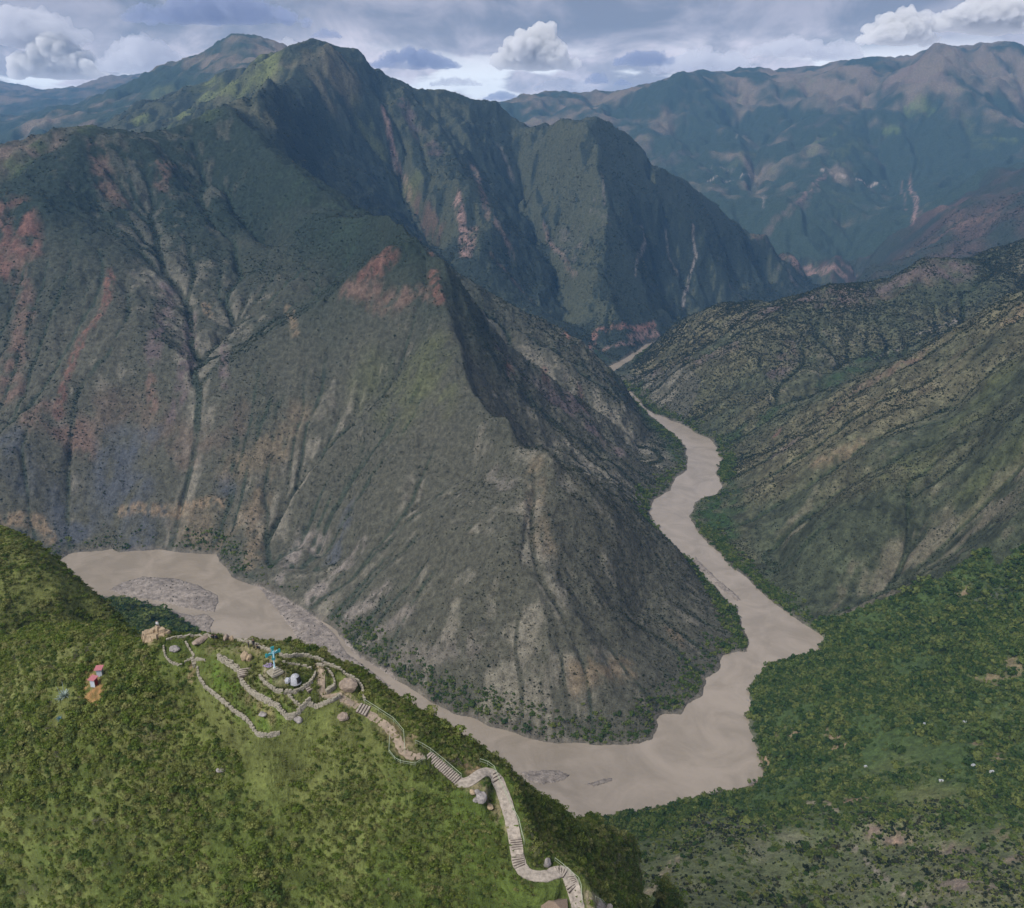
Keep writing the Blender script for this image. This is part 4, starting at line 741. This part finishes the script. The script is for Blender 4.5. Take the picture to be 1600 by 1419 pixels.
# --- dry stone walls
def stone_wall(px, h, wd0, label):
    P_ = smooth_line(resample(drape(px), .42), 2); m = MB()
    for i in range(len(P_)-1):
        a, b = P_[i], P_[i+1]; d = b-a; rz = math.atan2(d.y, d.x); g = ground((a.x+b.x)/2, (a.y+b.y)/2); hh_ = h*random.uniform(.78, 1.0); wd = wd0*random.uniform(.55, .75); n_ = max(2, int(hh_/.27)); zz = g-.25
        for k in range(n_):
            sh = (hh_+.25)/n_; off = random.uniform(-.08, .08)
            m.box((a.x+d.x*(.5+off)+random.uniform(-.04, .04), a.y+d.y*(.5+off)+random.uniform(-.04, .04), zz+sh/2), (d.length*random.uniform(.9, 1.25), wd*random.uniform(.8, 1.15), sh*random.uniform(.85, 1.05)), rz+random.uniform(-.15, .15), .045); zz += sh
    o = m.build('stone_wall', M_STONE); return tag(o, label, 'wall', 'stone walls of the terraces')
for px, h_, wd_, lab in [
 ([(309,1044),(310,1057),(317,1070),(330,1082),(347,1097),(367,1114),(385,1125),(395,1139),(402,1152),(417,1151),(437,1146)], .75, .55, 'long dry stone wall edging the lowest terrace, ending in a pointed corner'),
 ([(341,1030),(357,1040),(372,1050),(375,1062),(385,1077),(402,1090),(420,1100),(435,1105),(440,1115),(450,1125),(462,1122),(472,1110),(485,1095)], 1.1, .55, 'thick winding stone wall between the lowest and the middle terrace'),
 ([(342,1025),(350,1029),(358,1033),(373,1043),(375,1048)], .5, .4, 'short straight stone wall beside the top of the small flight of steps'),
 ([(406,1059),(410,1065),(418,1073),(430,1081),(447,1085),(467,1081),(482,1072),(491,1062),(493,1053)], .8, .5, 'curved stone wall ringing the grass round the grey dome'),
 ([(451,1088),(458,1094),(462,1098),(472,1105)], .6, .45, 'short stone wall slanting down between two terraces below the dome'),
 ([(478,1101),(490,1103),(505,1103),(520,1098),(531,1089)], .8, .5, 'curved grey stone wall under the dirt path near the large brown boulder'),
 ([(437,1025),(446,1028),(455,1027),(475,1025),(495,1030),(512,1040),(535,1051),(557,1064),(567,1076),(567,1090),(570,1096)], .7, .5, 'long outer stone wall along the brink above the river'),
 ([(495,1040),(503,1042),(512,1047),(520,1056),(523,1070)], .6, .4, 'inner curved stone wall beside the sandy path behind the dome'),
 ([(510,1084),(518,1080),(524,1073)], 1.0, .9, 'short thick grey wall end at the foot of the inner curved wall'),
 ([(256,1011),(257,1025),(262,1031),(267,1036),(285,1041)], .5, .4, 'narrow pale wall looping round the left end of the terraces'),
 ([(290,1004),(294,1011),(297,1017),(305,1026),(298,1031),(288,1036)], .5, .4, 'crooked stone wall beside the left garden loop'),
 ([(261,1002),(272,998),(285,997),(307,995),(330,996)], .55, .5, 'stone wall along the back of the platform near the seated people'),
 ([(372,1001),(385,1004),(400,1008),(420,1018),(432,1022)], .6, .45, 'straight stone wall behind the standing people'),
 ([(305,1032),(312,1032),(321,1033)], .45, .4, 'tiny wall stub beside the left garden loop'),
 ([(442,1037),(455,1038),(470,1040),(487,1046)], .35, .35, 'low stone kerb in the grass behind the grey dome'),
 ([(300,1030),(303,1037),(304,1043)], .6, .8, 'heap of pale stones forming a wall end at the left terrace gate')]: stone_wall(px, h_, wd_, lab)
# --- path ribbons
def ribbon(name, P_, wd, mat, lift=.05, wj=.12, thick=.25):
    P_ = resample(P_, .6); V = []; Fc = []
    for i, p in enumerate(P_):
        t = (P_[min(i+1, len(P_)-1)]-P_[max(i-1, 0)]); t.z = 0; t.normalize(); nn = Vector((-t.y, t.x, 0)); w_ = wd/2*random.uniform(1-wj, 1+wj); z = ground(p.x, p.y)
        for sgn in (-1, -.33, .33, 1):
            q = p+nn*w_*sgn; V.append((q.x, q.y, z+lift+(ground(q.x, q.y)-z)*.6+random.uniform(-.02, .02)))
        for sgn in (-1, 1): q = p+nn*w_*sgn; V.append((q.x, q.y, z-thick))
    for i in range(len(P_)-1):
        a = i*6; b = a+6
        for k in range(3): Fc.append((a+k, a+k+1, b+k+1, b+k))
        Fc += [(a, b, b+4, a+4), (a+3, a+5, b+5, b+3)]
    return simple_obj(name, V, Fc, mat)
o = ribbon('dirt_path', smooth_line(resample(drape(TRAIL), .6), 3), 1.5, M_DIRT, .06, .3); tag(o, 'tan dirt path winding from the terraces down to the long stairs', 'path', None, 'structure')
o = ribbon('dirt_path', smooth_line(resample(drape([(498,1036),(503,1048),(502,1062),(500,1078),(508,1090),(522,1089),(534,1084)]), .6), 3), 1.1, M_DIRT, .06, .35); tag(o, 'sandy path curving round the grey dome inside the terraces', 'path', None, 'structure')
o = ribbon('paved_path', smooth_line(resample(drape(WALK), .6), 3), 2.1, M_CONC, .16, .08, .5); tag(o, 'pale concrete footpath descending the ridge with landings and bends', 'path', None, 'structure')
o = ribbon('paved_path', smooth_line(resample(drape([(925,1440),(932,1419),(945,1408),(955,1425)]), .6), 3), 2.6, M_CONC, .07, .2); tag(o, 'patch of pale paving at the bottom edge right of the lowest steps', 'path', None, 'structure')
# --- flights of steps
def steps(a_px, b_px, n_, wd, label, rise=.17, turn=0.0, kerb=True):
    a, b = hit(*a_px), hit(*b_px); d = b-a; L_ = math.hypot(d.x, d.y); rz = math.atan2(d.y, d.x); t = thing('stairs', (a.x, a.y, a.z), label, 'stairs', 'flights of steps on the footpath', rz)
    zt = a.z; zb = b.z; rise = max((zt-zb)/n_, .10)
    me = {}
    for k in range(n_):
        x = L_*(k+.5)/n_; zc = (zt-zb)*(1-(k+.5)/n_)+zb-a.z+.16; r_ = turn*(k/(n_-1)-.5)
        st = MB().box((0, 0, 0), (L_/n_*.74, wd*random.uniform(.95, 1.05), .10), 0, .02).build('tread', M_CONC, t); st.location = (x-L_/n_*.13, 0, zc+.03); st.rotation_euler = (0, 0, r_)
        rs = MB().box((0, 0, 0), (L_/n_*1.02, wd*.94, .30), 0, .01).build('riser', M_RISER, t); rs.location = (x, 0, zc-.16); rs.rotation_euler = (0, 0, r_)
steps((668,1180), (716,1221), 17, 1.75, 'long straight flight of many pale steps leading down from the dirt path')
steps((385,1045), (385,1057), 4, 2.4, 'small flight of four wide steps joining the middle and upper terraces')
steps((480,1072), (487,1080), 3, 1.3, 'three short steps set in the ring wall below the grey dome')
steps((560,1106), (576,1113), 4, 2.4, 'four broad steps at the entrance of the terraces, below the brown boulder')
steps((768,1208), (777,1221), 3, 1.9, 'three steps just past the highest bend of the paved path')
steps((806,1311), (808,1329), 5, 1.9, 'upper of two short flights on the straight descending paved path')
steps((807,1334), (812,1356), 6, 1.9, 'lower flight of the straight paved path, just above its left bend', turn=.6)
steps((868,1362), (884,1366), 5, 1.7, 'narrow fanned steps right of the landing near the bottom', turn=-.9)
steps((886,1369), (896,1390), 6, 2.1, 'lowest curved flight of fanned steps near the bottom edge', turn=.7)
# --- railings
def railing(px, label, drop=8, h=1.0):
    P_ = [on_ground(hit(x_, y_+drop)) for x_, y_ in px]; P_ = smooth_line(P_, 0); t = thing('railing', P_[0], label, 'railing', 'pale green railings along the path'); o0 = P_[0]
    top = [p+Vector((0, 0, h)) for p in P_]; MB().tube([p-o0 for p in top], .036, 6).build('top_rail', M_RAIL, t); MB().tube([p-o0-Vector((0, 0, h*.5)) for p in top], .018, 5).build('middle_rail', M_RAIL, t)
    full = resample(P_, 2.2)
    for p in full: g = on_ground(p); hh_ = None; q = MB().tube([(0, 0, -.2), (0, 0, 1.0)], .03, 6).build('post', M_RAIL, t); q.location = Vector((p.x, p.y, p.z))-o0
railing([(570,1092),(592,1106),(615,1121),(631,1140),(632,1155),(633,1170)], 'railing from the terrace entrance bending down beside the dirt path')
railing([(649,1156),(660,1161),(673,1169),(692,1184),(707,1197),(721,1209)], 'railing running along the upper side of the long stairs')
railing([(750,1185),(762,1189),(772,1196),(780,1214),(790,1235),(801,1260),(811,1279),(815,1297),(819,1312)], 'long railing on the outer side of the straight descending path')
railing([(867,1340),(880,1350),(892,1361),(904,1371),(908,1382),(909,1409)], 'railing outside the curved steps near the bottom')
railing([(930,1400),(942,1406),(952,1418)], 'short railing at the bottom edge beside the paving patch')
railing([(609,1149),(608,1172),(617,1184),(626,1189),(649,1193),(664,1183)], 'low railing on the downhill side of the dirt path bend', 5, .7)
# --- rocks
def rock(name, px, size, mat, label, cat='boulder', seed=0, rough=.22, sink=.25, group=None):
    p = hit(*px); bm = bmesh.new(); bmesh.ops.create_icosphere(bm, subdivisions=3, radius=1); r_ = np.random.default_rng(seed); pl = r_.normal(size=(9, 3)); pl /= np.linalg.norm(pl, axis=1)[:, None]
    for v in bm.verts:
        c = np.array(v.co); k = 1.0
        for q in pl: dd = c@q; k = min(k, .78/dd) if dd > .78 else k
        f = fbm(np.array([c[0]*3+seed]), np.array([c[1]*3+c[2]*2.3]), 1.0, 3, seed)[0]
        c = c*k*(1+rough*f); v.co = Vector((c[0]*size[0]/2, c[1]*size[1]/2, c[2]*size[2]/2))
    me = bpy.data.meshes.new(name); bm.to_mesh(me); bm.free(); me.materials.append(mat); o = bpy.data.objects.new(name, me); C.objects.link(o); o.location = (p.x, p.y, p.z+size[2]*(.5-sink)); o.rotation_euler = (0, 0, random.uniform(0, 6)); return tag(o, label, cat, group)
rock('boulder', (545,1076), (3.4,2.7,2.5), M_ROCKB, 'largest brown boulder, inside the outer terrace wall', seed=3)
rock('boulder', (752,1250), (2.1,1.9,1.8), M_ROCKG, 'largest grey boulder of the pile under the path landing', seed=4)
rock('boulder', (746,1240), (1.1,1.0,.9), M_ROCKG, 'small boulder on top of the pile under the path landing', seed=5)
rock('boulder', (738,1239), (1.2,1.0,.8), M_ROCKT, 'pale boulder at the left of the pile under the path landing', seed=6)
rock('boulder', (744,1252), (1.2,1.1,.9), M_ROCKG, 'low grey boulder at the lower left of the pile under the path landing', seed=7)
rock('boulder', (765,1262), (1.1,1.6,.7), M_ROCKT, 'pale flat slab lying below the boulder pile by the path', seed=8)
rock('boulder', (313,1003), (3.4,2.0,1.1), M_ROCKB, 'flat brown rock slab at the back of the platform', seed=9)
rock('boulder', (273,1016), (2.2,1.5,1.2), M_ROCKG, 'grey boulder in the left garden loop', seed=10)
rock('boulder', (383,1030), (1.5,1.3,2.2), M_ROCKT, 'upright tan rock left of the teal cross, taller of two', seed=11)
rock('boulder', (390,1031), (1.2,1.1,1.6), M_ROCKT, 'upright tan rock left of the teal cross, shorter of two', seed=12)
rock('boulder', (855,1353), (1.2,1.1,1.9), M_ROCKG, 'grey upright rock beside the lower landing of the path', seed=13)
rock('boulder', (410,1118), (1.5,1.1,.8), M_ROCKG, 'small grey boulder in the grass of the lowest terrace', seed=14)
rock('boulder', (536,1122), (2.2,1.6,1.3), M_ROCKB, 'brown boulder among shrubs left of the terrace entrance steps', seed=15)
rock('boulder', (354,1000), (1.6,1.0,1.5), M_ROCKB, 'dark rock right of the two seated people', seed=16)
rock('boulder', (362,1001), (1.3,1.0,1.3), M_ROCKT, 'tan rock behind the shrubs of the platform', seed=17)
rock('boulder', (466,1127), (1.6,1.2,1.2), M_ROCKG, 'grey boulder at the foot of the thick winding wall', seed=18)
rock('boulder', (345,1204), (1.5,1.2,.8), M_ROCKG, 'lone grey rock showing among the shrubs below the terraces', seed=19)
rock('boulder', (1168,1096), (5,3,2.6), M_ROCKG, 'dark rock breaking the river current near the right bank', seed=20)
m = MB(); p0 = hit(246, 992)
for i, (dx, dy, h_, w_) in enumerate([(-1.6,0,1.4,2.0),(-.6,.3,2.2,1.6),(.2,.2,3.0,1.5),(.9,0,2.3,1.4),(1.7,.1,1.3,1.5),(-2.4,.3,.8,1.6),(.1,-.8,1.3,1.8),(-1.1,-.7,.9,1.7),(1.1,-.7,.9,1.5)]):
    m.box((dx, dy, h_*.3-.5), (w_*1.2, w_, h_*.6+1), random.uniform(0, 1.5), .2, .55)
o = m.build('rocky_outcrop', M_ROCKT); o.location = p0; tag(o, 'tan jagged earth pinnacle at the left end of the hilltop with a person on it', 'outcrop'); TOPK = Vector((p0.x+.2, p0.y+.2, p0.z+1.25))
# --- cross and shrine
p = hit(430, 1052); t = thing('cross', p, 'tall teal cross with pale blue figure on a stepped stone base', 'cross', None, 0); t.scale = (.86, .86, .92)
b = MB().box((0, 0, .22), (2.4, 2.4, .44), .78, .02).build('pedestal_step', M_STONE, t); MB().box((0, 0, .58), (1.7, 1.7, .3), .78, .01).build('pedestal_step', M_STONE, t); MB().box((0, 0, .86), (1.05, 1.05, .28), .78, .01).build('pedestal_step', M_STONE, t); MB().box((0, 0, 1.15), (.5, .5, .34), .78, .01).build('plinth', M_WHITE, t)
MB().tube([(0, 0, 1.3), (0, 0, 3.0)], .14, 8, .12).build('post', M_CYAN, t)
def cpart(m, q, d, r=.72):
    c, s_ = math.cos(r), math.sin(r); return Vector((q[0]*c-q[1]*s_, q[0]*s_+q[1]*c, q[2]))
m = MB(); rz = .72
m.box((0, 0, 4.2), (.46, .26, 2.7), rz); m.build('upright', M_TEAL, t); m = MB(); m.box((0, 0, 4.3), (2.7, .24, .42), rz); m.build('crossbeam', M_TEAL, t)
for q in ((1.35, 0, 4.3), (-1.35, 0, 4.3), (0, 0, 5.5), (0, 0, 3.1)):
    m = MB(); c = cpart(m, q, 0); m.box(c, (.66 if q[0] == 0 else .34, .30, .34 if q[0] == 0 else .72), rz); m.build('flared_end', M_TEAL, t)
m = MB(); off = cpart(m, (0, -.2, 0), 0)
m.tube([off+Vector((0, 0, 3.4)), off+Vector((0, 0, 4.45))], .12, 6, .16); m.build('figure_body', M_CYAN, t); m = MB()
m.tube([off+cpart(m, (-.85, 0, 4.75), 0), off+Vector((0, 0, 4.4)), off+cpart(m, (.85, 0, 4.75), 0)], .075, 6); m.build('figure_arms', M_CYAN, t); MB().box(off+Vector((0, 0, 4.7)), (.22, .22, .26), rz).build('figure_head', M_CYAN, t)
MB().tube([(0, 0, 5.6), (0, 0, 7.0)], .025, 5, .01).build('rod', M_RISER, t)
p = hit(422, 1041); o = simple_obj('flower_heap', [], [], None); bpy.data.objects.remove(o)
me = clump('flower_heap', M_LILAC, 220, .09, 777, 5, .8); o = bpy.data.objects.new('flower_heap', me); C.objects.link(o); o.location = p; o.scale = (1.0, .9, .8); tag(o, 'small heap of lilac and white flowers left of the cross base', 'flowers')
p = hit(462, 1067); t = thing('dome_shrine', p, 'grey cement dome with a dark opening on its right, in the ringed grass', 'shrine')
V = []; Fc = []; nu, nv = 24, 9
for j in range(nv+1):
    a = j/nv*math.pi/2; rad = math.cos(a)**.8*.98
    for i in range(nu): th = i/nu*6.2832; V.append((rad*math.cos(th), rad*math.sin(th)*.95, math.sin(a)*1.75+random.uniform(-.02, .02)))
for j in range(nv):
    for i in range(nu):
        th = (i+.5)/nu*6.2832
        if j in (1, 2, 3, 4) and (th < .45 or th > 5.35): continue
        Fc.append((j*nu+i, j*nu+(i+1) % nu, (j+1)*nu+(i+1) % nu, (j+1)*nu+i))
simple_obj('shell', V, Fc, M_DOME, t, True); MB().box((.30, -.12, .7), (.9, .8, 1.2), -.2).build('dark_recess', M_BLACK, t)
m = MB()
for k in range(8): a = 3.6+k*.26; m.tube([(math.cos(a)*.97, math.sin(a)*.93, .05), (math.cos(a)*.72, math.sin(a)*.7, 1.1), (math.cos(a)*.2, math.sin(a)*.2, 1.72)], .022, 4)
m.build('rib', M_ROCKG, t)
rock('boulder', (450,1066), (1.2,1.1,1.3), M_DOME, 'small pale grey rock touching the left side of the grey dome', seed=31)
# --- latrines
def latrine(px, label, rz, door):
    p = hit(*px); t = thing('latrine', (p.x, p.y, p.z), label, 'latrine', 'two latrines on the bare orange soil', rz); t.scale = (.82, .82, .82)
    MB().box((0, 0, .85), (1.15, 1.1, 2.1), 0, .01).build('wall', M_BLUEG, t)
    for k in (-1, 1): MB().box((k*.56, -.562, .85), (.1, .06, 2.1)).build('corner_post', M_WHITE, t)
    if door: MB().box((.60, .0, .8), (.06, .9, 1.8)).build('door', M_DRED, t)
    r = MB().box((0, 0, 0), (1.7, 1.75, .07)).build('roof', M_PINK, t); r.location = (0, -.1, 2.02); r.rotation_euler = (.14, 0, 0)
    for k in range(6): q = MB().box((-.75+k*.3, 0, .055), (.06, 1.74, .05)).build('roof_ridge', M_PINK, r)
latrine((157, 1055), 'pink roofed pale blue latrine farther uphill, the right one of the pair', .12, False)
latrine((148, 1071), 'pink roofed latrine with dark red door on its right side, nearer of the pair', -.25, True)
# --- agaves and marked plants
def agave(px, mat, n_, ln, label, name='agave', stalk=False):
    p = hit(*px); t = thing(name, p, label, 'agave')
    for k in range(n_):
        a = k*2.4; up = .25+.9*(k/n_); d = Vector((math.cos(a), math.sin(a), 0)); sd_ = Vector((-d.y, d.x, 0)); L_ = ln*random.uniform(.8, 1.1); V = []; Fc = []
        for j in range(6):
            u = j/5; c = d*L_*u*math.cos(up)+Vector((0, 0, L_*(u*math.sin(up)-u*u*.22))); w_ = ln*.085*(1-u)**.6*(1 if u > 0 else .7); V += [c-sd_*w_, c+Vector((0, 0, -w_*.5)), c+sd_*w_]
            if j: i = j*3; Fc += [(i-3, i-2, i+1, i), (i-2, i-1, i+2, i+1)]
        simple_obj('leaf', V, Fc, mat, t)
    if stalk: MB().tube([(0, 0, .2), (.1, 0, 3.2)], .06, 6, .03).build('flower_stalk', M_AG1, t); MB().tube([(-.9, .2, .3), (-1.2, .2, 2.0)], .05, 6, .03).build('flower_stalk', M_AG1, t)
agave((101,1088), M_AG1, 34, 1.7, 'large grey-green agave with flower stalks left of the latrines', stalk=True)
agave((94,1093), M_AG1, 20, 1.2, 'smaller grey agave leaning below the large one')
agave((94,1124), M_AG2, 26, 1.0, 'bright blue agave below the large grey-green one')
agave((152,1116), M_AG3, 18, .85, 'yellow agave rosette below the orange bare soil')
for px, s_, mt, lab in [((577,1085), 1.7, M_YEL, 'yellow-green leafy bush outside the terrace wall near the entrance steps'), ((435,1228), .9, M_YEL, 'small yellowing plant alone on the slope below the terraces'), ((160,1032), 1.3, M_YEL, 'yellow-green bush above the latrines'), ((822,1305), 1.0, M_YEL, 'pale yellow-green bush right of the straight paved path'), ((838,1322), 1.2, M_YEL, 'broad yellowish bush in the bend between the two paved landings')]:
    me = clump('flowering_bush', mt, 200, .09, int(px[0]), 5); o = bpy.data.objects.new('flowering_bush', me); C.objects.link(o); p = hit(*px); o.location = p; o.scale = (s_, s_, s_*1.1); tag(o, lab, 'bush')
# --- shelter roof at the bottom edge
p = hit(866, 1432); t = thing('shelter', p, 'small shelter whose brown roof corner shows at the bottom edge', 'shelter')
r = simple_obj('roof', [(-2.0, -1.6, 1.7), (2.0, -1.6, 1.7), (2.0, 1.6, 1.7), (-2.0, 1.6, 1.7), (0, 0, 2.9), (-2.0, -1.6, 1.6), (2.0, -1.6, 1.6), (2.0, 1.6, 1.6), (-2.0, 1.6, 1.6)], [(0, 1, 4), (1, 2, 4), (2, 3, 4), (3, 0, 4), (8, 7, 6, 5), (0, 5, 6, 1), (1, 6, 7, 2), (2, 7, 8, 3), (3, 8, 5, 0)], M_THATCH, t)
for sx in (-1.6, 1.6):
    for sy in (-1.2, 1.2): MB().tube([(sx, sy, -.3), (sx, sy, 1.75)], .08, 6).build('post', M_RISER, t)
# --- people
def person(loc, rz, pose, label, top, bottom, hair=M_HAIR, sc=1.0):
    J = {'pelvis': (0, 0, .93), 'chest': (0, 0, 1.30), 'neck': (0, 0, 1.48), 'head': (0, .01, 1.60), 'crown': (0, .01, 1.73)}
    if pose == 'stand':
        for s_, n_ in ((-1, 'l'), (1, 'r')): J.update({'sh'+n_: (s_*.19, 0, 1.42), 'el'+n_: (s_*.25, .0, 1.14), 'ha'+n_: (s_*.24, .10, .90), 'hp'+n_: (s_*.10, 0, .88), 'kn'+n_: (s_*.11, .02, .48), 'an'+n_: (s_*.12, -.01, .08), 'to'+n_: (s_*.13, .16, .04)})
    else:
        dz = -.48; J = {k: (v[0], v[1]+(.05 if k in ('chest', 'neck', 'head', 'crown') else 0), v[2]+dz) for k, v in J.items()}
        for s_, n_ in ((-1, 'l'), (1, 'r')): J.update({'sh'+n_: (s_*.19, .05, .94), 'el'+n_: (s_*.26, .16, .70), 'ha'+n_: (s_*.12, .34, .62), 'hp'+n_: (s_*.11, .02, .42), 'kn'+n_: (s_*.15, .42, .52), 'an'+n_: (s_*.14, .46, .08), 'to'+n_: (s_*.14, .62, .04)})
    E = [('pelvis', 'chest'), ('chest', 'neck'), ('neck', 'head'), ('head', 'crown')]
    for n_ in 'lr': E += [('neck', 'sh'+n_), ('sh'+n_, 'el'+n_), ('el'+n_, 'ha'+n_), ('pelvis', 'hp'+n_), ('hp'+n_, 'kn'+n_), ('kn'+n_, 'an'+n_), ('an'+n_, 'to'+n_)]
    R_ = {'pelvis': .15, 'chest': .165, 'neck': .06, 'head': .095, 'crown': .07, 'sh': .075, 'el': .048, 'ha': .04, 'hp': .10, 'kn': .07, 'an': .05, 'to': .04}
    ks = list(J); me = bpy.data.meshes.new('body'); me.from_pydata([J[k] for k in ks], [(ks.index(a), ks.index(b)) for a, b in E], []); tmp = bpy.data.objects.new('body', me); C.objects.link(tmp)
    md = tmp.modifiers.new('s', 'SKIN'); 
    for k, v in zip(ks, me.skin_vertices[0].data): r_ = R_.get(k, R_.get(k[:2], .06)); v.radius = (r_, r_*.8); v.use_root = (k == 'pelvis')
    tmp.modifiers.new('u', 'SUBSURF').levels = 1; dg = bpy.context.evaluated_depsgraph_get(); nm2 = bpy.data.meshes.new_from_object(tmp.evaluated_get(dg)); bpy.data.objects.remove(tmp)
    nm2.materials.clear(); [nm2.materials.append(m_) for m_ in (M_SKIN, top, bottom)]
    wz = J['pelvis'][2]; nz = J['neck'][2]
    for f in nm2.polygons:
        c = f.center; leg = c.z < wz+.02 and (abs(c.x) < .22 if pose == 'stand' else True) and (c.z < wz-.02 or pose == 'stand')
        f.material_index = 0 if c.z > nz-.02 else (2 if leg and not (pose == 'stand' and abs(c.x) > .21) else 1); f.use_smooth = True
    t = thing('person', loc, label, 'person', None, rz); t.scale = (sc, sc, sc); b = bpy.data.objects.new('body', nm2); C.objects.link(b); b.parent = t
    bm = bmesh.new(); bmesh.ops.create_uvsphere(bm, u_segments=12, v_segments=8, radius=.118); bmesh.ops.delete(bm, geom=[v for v in bm.verts if v.co.z < -.02 and v.co.y > -.02], context='VERTS'); hm2 = bpy.data.meshes.new('hair'); bm.to_mesh(hm2); bm.free(); hm2.materials.append(hair)
    h_ = bpy.data.objects.new('hair', hm2); C.objects.link(h_); h_.parent = t; h_.location = Vector(J['head'])+Vector((0, -.01, .06))
    return t
p = hit(397, 1013); person(p, 2.8, 'stand', 'tall person in dark clothes standing by the wall left of the cross', M_BLK, M_BLK, sc=1.15)
p = hit(389, 1012); person(p, 2.2, 'stand', 'shorter person in dark clothes standing left of the tall one', M_BLK, M_NAVY, sc=.85)
p = hit(402, 1016); person(p, -1.0, 'sit', 'person in dark clothes sitting on the wall right of the tall one', M_BLK, M_BLK)
p = hit(333, 1000); person(p, .4, 'sit', 'person in black sitting at the back wall, left of two', M_BLK, M_BLK)
p = hit(337, 1000); person(p, -.3, 'sit', 'person in navy sitting at the back wall, right of two', M_NAVY, M_NAVY)
person(TOPK, 3.0, 'stand', 'person in a white top and dark trousers standing on the earth pinnacle', M_SHIRT, M_NAVY)
# --- cottages in the valley
def cottage(px, size, rz, label, wall=M_WHITE, roof=M_TIN):
    p = hit(*px); a, b, h_ = size; t = thing('cottage', p, label, 'cottage', 'small houses among the valley trees', rz); MB().box((0, 0, h_/2-.3), (a, b, h_+.6)).build('wall', wall, t)
    simple_obj('roof', [(-a*.58, -b*.62, h_-.1), (a*.58, -b*.62, h_-.1), (a*.58, b*.62, h_-.1), (-a*.58, b*.62, h_-.1), (-a*.58, 0, h_+b*.28), (a*.58, 0, h_+b*.28)], [(0, 1, 5, 4), (3, 4, 5, 2), (0, 4, 3), (1, 2, 5), (0, 3, 2, 1)], roof, t); MB().box((0, -b/2-.02, .9), (.8, .08, 1.8)).build('door', M_RISER, t)
for px, sz_, rz, lab in [((1507,1130),(3.4,2.6,2.6),.3,'white hut in a small green clearing on the valley floor'), ((1444,1133),(2.6,2.2,2.4),.8,'pale hut left of the green clearing beside a bare bank'), ((1352,1199),(2.4,2.2,2.0),.2,'tiny white hut right of the tan field'), ((1520,1198),(3.0,2.4,2.4),.5,'white roofed hut low in the dark woodland at the right'),
                      ((1549,1207),(3.4,2.0,2.0),.1,'long pale hut right of the white roofed hut'), ((1470,1221),(3.6,2.2,1.8),-.2,'greyish hut near the lower edge of the dark woodland'), ((1446,1049),(2.4,2.2,2.4),.4,'faint grey hut high on the wooded slope'), ((1334,1241),(3.0,2.0,1.8),.2,'grey hut above the bare tan field at the foot of the woodland')]: cottage(px, tuple(v*.72 for v in sz_), rz, lab)
# --- roads cut across the far slopes
def far_road(px, wd, label):
    P_ = smooth_line(resample(drape(px), 25), 1); V = []; Fc = []
    for i, p in enumerate(P_):
        t = P_[min(i+1, len(P_)-1)]-P_[max(i-1, 0)]; t.z = 0; t.normalize(); nn = Vector((-t.y, t.x, 0))
        for sgn in (-1, 1): q = p+nn*wd/2*sgn; V.append((q.x, q.y, ground(p.x, p.y)+7+(ground(q.x, q.y)-ground(p.x, p.y))*.6))
        if i: k = i*2; Fc.append((k-2, k-1, k+1, k))
    o = simple_obj('road', V, Fc, flat_mat('far_road', (.34, .28, .25), sc=.05)); tag(o, label, 'road', None, 'structure')
